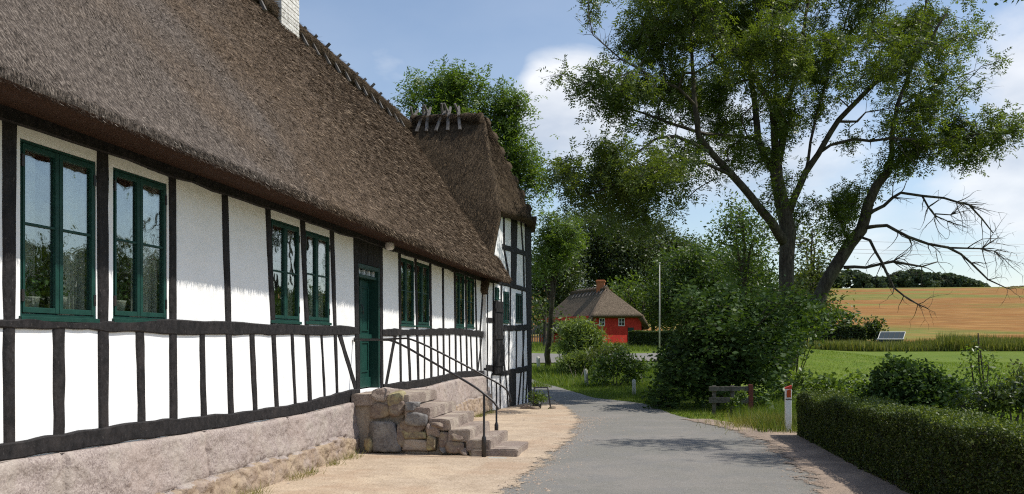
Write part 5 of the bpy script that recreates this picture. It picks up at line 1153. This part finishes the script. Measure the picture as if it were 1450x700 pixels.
def weeds():
    y = random.uniform(4, 23); return (-4.42 + abs(random.gauss(0, .09)), y, 1) if mn.noise(Vector((y * 1.3, 3, 3))) > 0 else (float('nan'), 0, 1)
V = blades(5000, weeds, .12, .007, .5); o = npmesh('dry_weeds', V, 3, LEAF['yellow'], tone=rng.random(len(V) // 3)); tag(o, 'dry weeds along the foot of the stone foundation', 'weeds', kind='stuff')
V = blades(3500, dryv, .22, .010, .45); o = npmesh('dry_grass', V, 3, LEAF['yellow'], tone=rng.random(len(V) // 3)); tag(o, 'yellow dry grass and weeds beside the amber-topped post', 'grass', kind='stuff')
def meadow():
    z = 19 + 45 * random.random() ** 1.6; p = W(random.uniform(1090, 2000), 484, z); return (p.x, p.y, .8 + .4 * mn.noise(Vector((p.x * .3, p.y * .3, 0))))
V = blades(110000, meadow, .10, .022, .6); o = npmesh('meadow_grass', V, 3, LEAF['mown'], tone=rng.random(len(V) // 3)); tag(o, 'mown green meadow grass beyond the hedge', 'grass', kind='stuff')
def tallg():
    z = random.uniform(92, 118); px = random.uniform(1115, 1520); p = W(px, 484, z); return (p.x, p.y, .75 + .5 * mn.noise(Vector((p.x * .15, p.y * .15, 3))) + (.35 if px > 1330 else 0))
V = blades(60000, tallg, 1.0, .16, .2, .25); o = npmesh('tall_grass', V, 3, LEAF['tall'], tone=rng.random(len(V) // 3)); tag(o, 'band of tall rough grass at the far edge of the meadow', 'grass', kind='stuff')
def leftg():
    p = W(random.uniform(745, 935), 484, random.uniform(36, 75)); 
    if 49 < p.y < 58: return (float('nan'), 0, 1)
    for e in (0,):
        d_ = np.min(np.hypot(REP[:, 0] - p.x, REP[:, 1] - p.y)); 
        if d_ < .3: return (float('nan'), 0, 1)
    if p.y < 45 and p.x < -5.5 and p.y < 42.5: return (float('nan'), 0, 1)
    return (p.x, p.y, 1)
V = blades(26000, leftg, .22, .035, .4); o = npmesh('rough_grass', V, 3, LEAF['grass'], tone=rng.random(len(V) // 3)); tag(o, 'rough grass between the bend and the red cottage', 'grass', kind='stuff')
M['postwhite'] = mat('old_white_post', (.62, .61, .56), .8, .2, 6, (.4, .39, .33), .004, 30)
# ---------------------------------------------------------------- red cottage
M['redwall'] = mat('red_limewash', (.55, .05, .03), .85, .2, 3, (.42, .028, .02), .004, 20)
M['brick'] = mat('orange_brick', (.42, .16, .07), .9, .15, 12, (.3, .11, .05), .01, 20)
zc_ = 68.0
ca, cb = W(838, 449, zc_), W(901, 449, zc_ + 2.0)
CP = Plane((ca.x, ca.y), (cb.x, cb.y)); wl = CP.len; base_z = float(T(ca.x, ca.y)) - .1; ez = ca.z + .1
cot = empty('cottage', (ca.x, ca.y, base_z), 'small red cottage with grey thatched half-hipped roof and brick chimney', 'cottage')
q = MB(); q.pbox(CP, 0, wl + .5, base_z, ez, -8, 0); q.build('wall', M['redwall'], cot)
ap = W(861, 411, zc_ + 2.4); rl = CP.w(wl / 2 + .05, ap.z - .15, -6.2)
q = MB(); r1 = CP.w(wl / 2 + .05, ap.z, -1.1); e = .38
A0, A1 = CP.w(-e, ez - .12, e), CP.w(wl + e, ez - .02, e); Bk0, Bk1 = CP.w(-e - .2, ez - 1.3, -8.6), CP.w(wl + e + 1.2, ez - 1.0, -8.6); L0, L1_ = CP.w(-e - .15, ez - 1.2, .1), CP.w(wl + e + .75, ez - .95, .1)
q.grid(lambda u, v: lerp(r1, lerp(A0, A1, u), v) + Vector((0, 0, .03 * mn.noise(Vector((u * 9, v * 9, 1))))), 16, 12)
q.grid(lambda u, v: lerp(lerp(r1, rl, u), lerp(lerp(A0, L0, .999), Bk0, u), v) + Vector((0, 0, .06 * mn.noise(Vector((u * 9, v * 9, 4))))), 20, 14)
q.grid(lambda u, v: lerp(lerp(rl, r1, u), lerp(Bk1, lerp(A1, L1_, .999), u), v) + Vector((0, 0, .06 * mn.noise(Vector((u * 9, v * 9, 7))))), 20, 14)
q.add([r1, A0, L0], [(0, 1, 2)]); q.add([r1, L1_, A1], [(0, 1, 2)])
q.add([rl, Bk1, Bk0], [(0, 1, 2)])
ro = q.build('thatched_roof', M['thatchfar'], cot, smooth=True); s_ = ro.modifiers.new('thickness', 'SOLIDIFY'); s_.thickness = .28; s_.offset = 0
q = MB(); q.tube([rl + Vector((0, 0, .05)), r1 + Vector((0, 0, .03))], .24, 10)
q.build('ridge_cap', M['thatchdark'], cot, smooth=True)
for k in range(9):
    p = lerp(r1, rl, .04 + .1 * k); crossed_parent = cot
    for sgn in (1, -1):
        m_b = MB(); sd2 = CP.u.to_3d() * sgn; m_b.tube([p + sd2 * .55 + Vector((0, 0, -.35)), p - sd2 * .15 + Vector((0, 0, .38))], .05, 5); m_b.build('ridge_peg', M['board'], cot)
q = MB(); c0 = lerp(r1, rl, .17); q.box(c0.x - .32, c0.x + .32, c0.y - .32, c0.y + .32, c0.z - .4, c0.z + .85); q.box(c0.x - .38, c0.x + .38, c0.y - .38, c0.y + .38, c0.z + .68, c0.z + .80); q.build('chimney', M['brick'], cot, bevel=.02)
for (x0, x1) in ((848, 856), (875.5, 884)):
    t0, z1 = CP.hit(x0, 450.5); t1, z0 = CP.hit(x1, 462)
    q = MB(); q.pbox(CP, t0, t1, z0, z1, .004, .05); f = q.build('window', M['white'], cot); tm = (t0 + t1) / 2; zm = (z0 + z1) / 2
    for a_, b2 in ((t0 + .05, tm - .02), (tm + .02, t1 - .05)):
        for c_, d_ in ((z0 + .05, zm - .02), (zm + .02, z1 - .05)): g_ = MB(); g_.pbox(CP, a_, b2, c_, d_, .046, .056); g_.build('pane', M['bluepane'] if 'bluepane' in M else M['glassdark'] if 'glassdark' in M else M['dark'], f)
t0, z1 = CP.hit(889, 464); t1, z0 = CP.hit(897, 494)
q = MB(); q.pbox(CP, t0, t1, base_z, z1, .004, .05); dr = q.build('door', M['green'], cot)
q = MB(); q.pbox(CP, t0 + .08, t0 + .14, base_z + 1, base_z + 1.1, .05, .09); q.build('handle', M['iron'], dr)
# flagpole
p0 = W(934, 484, 57); bz = float(T(p0.x, p0.y)); tp = W(934, 374, 57)
fp = empty('flagpole', (p0.x, p0.y, bz), 'tall white flagpole in front of the dark trees', 'flagpole')
q = MB(); q.tube([(p0.x, p0.y, bz), (p0.x, p0.y, tp.z)], [.055, .03], 10); q.build('pole', M['postwhite'], fp, smooth=True)
q = MB(); q.rock((p0.x, p0.y, tp.z + .05), (.07, .07, .06), 1, amp=0); q.build('finial', M['postwhite'], fp, smooth=True)
# verge posts
for px, yb, yt, lab in ((763, 522, 505, 'farthest short white verge post, beside the gable corner'), (831, 548.5, 522.5, 'short white verge post between the reedy and dark shrubs'), (898, 560, 537, 'short white verge post nearest the dark bush')):
    g_ = G(px, yb); zc = -st * g_.x + ct * g_.y; h = (yb - yt) * zc / F_PX; r = .06 * zc / 28
    e = empty('verge_post', (g_.x, g_.y, g_.z), lab, 'post', 'short white posts on the verge')
    q = MB(); lean = random.uniform(-.05, .05); q.tube([(g_.x, g_.y, g_.z - .1), (g_.x + lean, g_.y, g_.z + h - r * .8), (g_.x + lean, g_.y, g_.z + h)], [r, r * .95, r * .5], 10); q.build('shaft', M['postwhite'], e, smooth=True)
    q = MB(); q.tube([(g_.x, g_.y, g_.z + h * .0), (g_.x, g_.y, g_.z + .05)], r * 1.12, 10); q.build('foot', M['board'], e)
# marker post with amber reflector
g_ = G(1116, 613.5); zc = -st * g_.x + ct * g_.y; h = 66.5 * zc / F_PX; wd = .068
e = empty('marker_post', g_, 'white road marker post with amber reflector and slanted red cap', 'marker post')
R_, F_ = Vector((ct, st, 0)), Vector((-st, ct, 0))
def mp_(a, b, z): return g_ + R_ * a + F_ * b + Vector((0, 0, z))
def mbox(a0, a1, b0, b1, z0, z1, sl=0):
    q = MB(); q.hexa([mp_(a0, b0, z0), mp_(a1, b0, z0), mp_(a1, b1, z0), mp_(a0, b1, z0), mp_(a0, b0, z1), mp_(a1, b0, z1 + sl), mp_(a1, b1, z1 + sl), mp_(a0, b1, z1)]); return q
mbox(-wd * .85, wd * .85, -.03, .03, -.1, h - .06, .03).build('shaft', M['white'], e, bevel=.008)
mbox(-wd * .9, wd * .9, -.035, .035, h - .052, h - .026, .045).build('cap', M['redtop'], e, bevel=.004)
mbox(-wd * .55, wd * .62, -.038, -.029, h - .21, h - .075, .018).build('reflector', M['reflector'], e, bevel=.003)
mbox(-wd * .86, wd * .86, -.034, -.0295, h - .26, h - .235, 0).build('band', M['board'], e)
M['redwood'] = mat('faded_red_wood', (.17, .045, .035), .8, .2, 10, (.1, .04, .03), .004, 30)
# two-plank rail under the bush
M['oldplank'] = mat('grey_old_plank', (.15, .14, .12), .9, .1, 14, (.06, .055, .045), .01, 30); bq = G(1063, 588); zc = -st * bq.x + ct * bq.y
tree('small leafy weed growing in front of the plank rail', tuple(G(1048, 586)), [B(*a, zc - .4) for a in ((1046, 562, 9, 8), (1040, 570, 8, 6), (1056, 572, 6, 6))], 'bright', .11, .06, 12, .16, 0, 120, name='weed', cat='weed', r=.1, flat=.4, tip=.004)
e = empty('plank_rail', bq, 'low weathered two-plank rail with a red end post under the dark bush', 'rail')
def bb(px0, px1, y0, y1, th, m, nm, dy=0):
    a, b2 = W(px0, y1, zc + dy), W(px1, y0, zc + dy); q = MB(); f_ = F_ * th
    q.hexa([Vector((a.x, a.y, a.z)), Vector((b2.x, b2.y, a.z)), Vector((b2.x, b2.y, a.z)) + f_, Vector((a.x, a.y, a.z)) + f_, Vector((a.x, a.y, b2.z)), Vector((b2.x, b2.y, b2.z)), Vector((b2.x, b2.y, b2.z)) + f_, Vector((a.x, a.y, b2.z)) + f_]); q.build(nm, m, e, bevel=.006)
bb(1004, 1061, 547.5, 554, .04, M['oldplank'], 'plank'); bb(1004, 1061, 563, 571, .04, M['oldplank'], 'plank')
bb(1060.5, 1066.5, 545, 588, .10, M['redwood'], 'post', -.02); bb(1035, 1040, 546, 588, .08, M['oldplank'], 'post', .045); bb(1009, 1014, 546, 588, .08, M['oldplank'], 'post', .045)
# black stand with a pot plant and stones at the wing corner
sp = G(766, 580); zc = -st * sp.x + ct * sp.y; k = zc / F_PX
e = empty('metal_stand', sp, 'low black metal stand by the corner of the wing', 'stand')
zt = sp.z + 31 * k
def sp_(a, b, z): return sp + R_ * a + F_ * b + Vector((0, 0, z))
tw, td = 9.5 * k, .16
q = MB(); q.tube([sp_(-tw, -td, 31 * k), sp_(tw, -td, 31 * k), sp_(tw, td, 31 * k), sp_(-tw, td, 31 * k), sp_(-tw, -td, 31 * k)], .014, 6); q.build('top_frame', M['iron'], e)
for i in range(4): q = MB(); x = -tw + 2 * tw * (i + .5) / 4; q.tube([sp_(x, -td, 31 * k), sp_(x, td, 31 * k)], .008, 5); q.build('slat', M['iron'], e)
for a, b2, f in ((-tw, -td, -1.25), (tw, -td, 1.5), (-tw, td, -1.2), (tw, td, 1.45)): q = MB(); q.tube([sp_(a, b2, 31 * k), sp_(a * abs(f), b2 * 1.1, 0)], .012, 6); q.build('leg', M['iron'], e)
pp = sp_(-.1, .0, 0); e2 = empty('potted_plant', pp, 'green plant in a dark pot under the black metal stand', 'potted plant')
q = MB(); q.lathe(tuple(pp), [(0, 0), (.10, 0), (.13, .2), (.12, .2), (0, .18)], 14); q.build('pot', M['iron'], e2, smooth=True)
npmesh('foliage', leaves(np.array([pp + Vector((0, 0, .32))]) + rng.normal(0, 1, (500, 3)) * [.12, .1, .09], .09, .03), 4, LEAF['bright'], e2, tone=rng.random(500))
for i, (a, b2, s_, lab) in enumerate(((-.42, -.1, .12, 'dark stone at the foot of the wing corner'), (-.15, -.28, .09, 'small dark stone before the black stand'), (.32, -.05, .08, 'dark stone right under the black stand'))):
    q = MB(); c = sp_(a, b2, s_ * .5); q.rock(tuple(c), (s_ * 1.4, s_, s_ * .75), 40 + i); o = q.build('stone', M['fieldstone'], smooth=True); tag(o, lab, 'stone', 'stones at the wing corner')
sg = G(1100, 609); q = MB(); q.rock((sg.x, sg.y, sg.z + .03), (.16, .1, .07), 51); o = q.build('stone', M['fieldstone'], smooth=True); tag(o, 'dark stone lying left of the marker post', 'stone')
# glasshouse
zc = 108.0
ga, gb = W(1243, 492, zc), W(1279, 492, zc - 1.0); HP = Plane((ga.x, ga.y), (gb.x, gb.y)); gl = HP.len; bz = float(T(ga.x, ga.y)); k = zc / F_PX
M['glassdark'] = mat('greenhouse_glass', (.05, .065, .075), .9, 0)
e = empty('glasshouse', ga, 'small glasshouse with a sloping glazed roof at the edge of the field', 'glasshouse')
z1 = W(0, 481, zc).z; z2 = W(0, 471, zc).z
q = MB(); q.pbox(HP, 0, gl * .62, bz - .2, z1 - .55, -1.9, 0); q.build('base_wall', M['white'], e)
q = MB(); q.pbox(HP, 0, gl, z1 - .55, z1 - .02, -1.9, -.02); q.build('side_glazing', M['glassdark'], e)
for i in range(6): q = MB(); x = gl * i / 5; q.pbox(HP, x - .04, x + .04, bz - .1, z1, -.03, .03); q.build('upright', M['oldplank'], e)
q = MB(); q.hexa([HP.w(0, z1 + .02, 0), HP.w(gl, z1 + .02, 0), HP.w(gl + .35, z2, -1.9), HP.w(.35, z2, -1.9), HP.w(0, z1 + .06, 0), HP.w(gl, z1 + .06, 0), HP.w(gl + .35, z2 + .04, -1.9), HP.w(.35, z2 + .04, -1.9)]); q.build('roof_glazing', M['glassdark'], e)
for i in range(6): q = MB(); x = gl * i / 5; q.tube([HP.w(x, z1 + .09, 0), HP.w(x + .35, z2 + .07, -1.9)], .045 if i in (0, 5) else .022, 4); q.build('glazing_bar', M['postwhite'] if i in (0, 5) else M['oldplank'], e)
q = MB(); q.tube([HP.w(.3, z2 + .06, -1.9), HP.w(gl + .4, z2 + .06, -1.9)], .06, 5); q.build('ridge_bar', M['white'], e)
q = MB(); q.tube([HP.w(-.1, z1 + .05, .02), HP.w(gl + .1, z1 + .05, .02)], .06, 5); q.build('eave_bar', M['white'], e)
# picket fence far left, beyond the lane
fa, fb = W(735, 484, 70), W(783, 484, 70); bz = float(T(fa.x, fa.y)); FPL = Plane((fa.x, fa.y), (fb.x, fb.y))
e = empty('picket_fence', (fa.x, fa.y, bz), 'grey picket fence in the shade beyond the lane', 'fence')
ztop = W(0, 455, 70).z
for zz in (.35, .75): q = MB(); q.pbox(FPL, 0, FPL.len, bz + (ztop - bz) * zz - .04, bz + (ztop - bz) * zz + .04, -.03, 0); q.build('rail', M['board'], e)
for i in range(16): q = MB(); x = FPL.len * i / 15; q.pbox(FPL, x - .045, x + .045, bz, ztop - .05 * (i % 2), .003, .03); q.build('picket', M['board'], e)
# power line: three wires between two poles, one hidden in the trees, one off to the right
e_pts = [W(905, 330, 92), W(1900, 340, 96)]
for i, pnt in enumerate(e_pts):
    bz = float(T(pnt.x, pnt.y)); e = empty('utility_pole', (pnt.x, pnt.y, bz), ('wooden utility pole hidden among the dark trees', 'wooden utility pole beyond the open meadow')[i], 'utility pole', 'poles of the power line')
    q = MB(); q.tube([(pnt.x, pnt.y, bz), (pnt.x, pnt.y, pnt.z + .4)], [.14, .1], 8); q.build('pole', M['bark'], e)
    q = MB(); q.tube([(pnt.x, pnt.y - .9, pnt.z), (pnt.x, pnt.y + .9, pnt.z)], .05, 6); q.build('crossarm', M['bark'], e)
for i, (off, dz) in enumerate(((-.9, .0), (0, -.75), (.9, -1.05))):
    a, b2 = e_pts[0] + Vector((0, off, dz)), e_pts[1] + Vector((0, off, dz)); pts = []
    for j in range(41): t = j / 40; p = a.lerp(b2, t); p.z -= .9 * 4 * t * (1 - t); pts.append(p)
    q = MB(); q.tube(pts, .016, 4); o = q.build('power_cable', M['iron']); tag(o, ('topmost thin power cable across the sky at the right', 'middle thin power cable across the sky at the right', 'lowest thin power cable across the sky at the right')[i], 'cable', 'cables of the power line')
# ---- loose grit on the shoulders and crumbling edge of the asphalt
P = []
for _ in range(9000):
    r_ = random.random()
    if r_ < .45: x = -1.75 + random.gauss(0, .28); y = 6 + 16 * random.random()
    elif r_ < .7: x = random.uniform(-4.4, -1.8); y = random.uniform(6, 24)
    else: x = random.gauss(2.2, .35) - max(0, random.uniform(6, 20) - 16) * 0; y = random.uniform(7, 19)
    P.append((x, y, random.uniform(.004, .016) * (2 if random.random() < .03 else 1)))
P = np.array(P); base = np.array([[1, 1, 0], [-1, 1, 0], [-1, -1, 0], [1, -1, 0], [0, 0, 1.1]]) * 1.0
F5 = [(0, 1, 4), (1, 2, 4), (2, 3, 4), (3, 0, 4)]; Vg = []
for x, y, s_ in P:
    a = random.random() * 6.28; c_, s2 = math.cos(a), math.sin(a); z = float(T(x, y)) + .024; b_ = base * [s_ * random.uniform(.7, 1.3), s_, s_ * random.uniform(.5, .9)]
    b_ = np.c_[b_[:, 0] * c_ - b_[:, 1] * s2 + x, b_[:, 0] * s2 + b_[:, 1] * c_ + y, b_[:, 2] + z - .004]
    for f in F5: Vg += [b_[i] for i in f]
o = npmesh('gravel', np.array(Vg), 3, M['grit']); tag(o, 'loose grit scattered along the sandy edges of the road', 'gravel', kind='stuff')
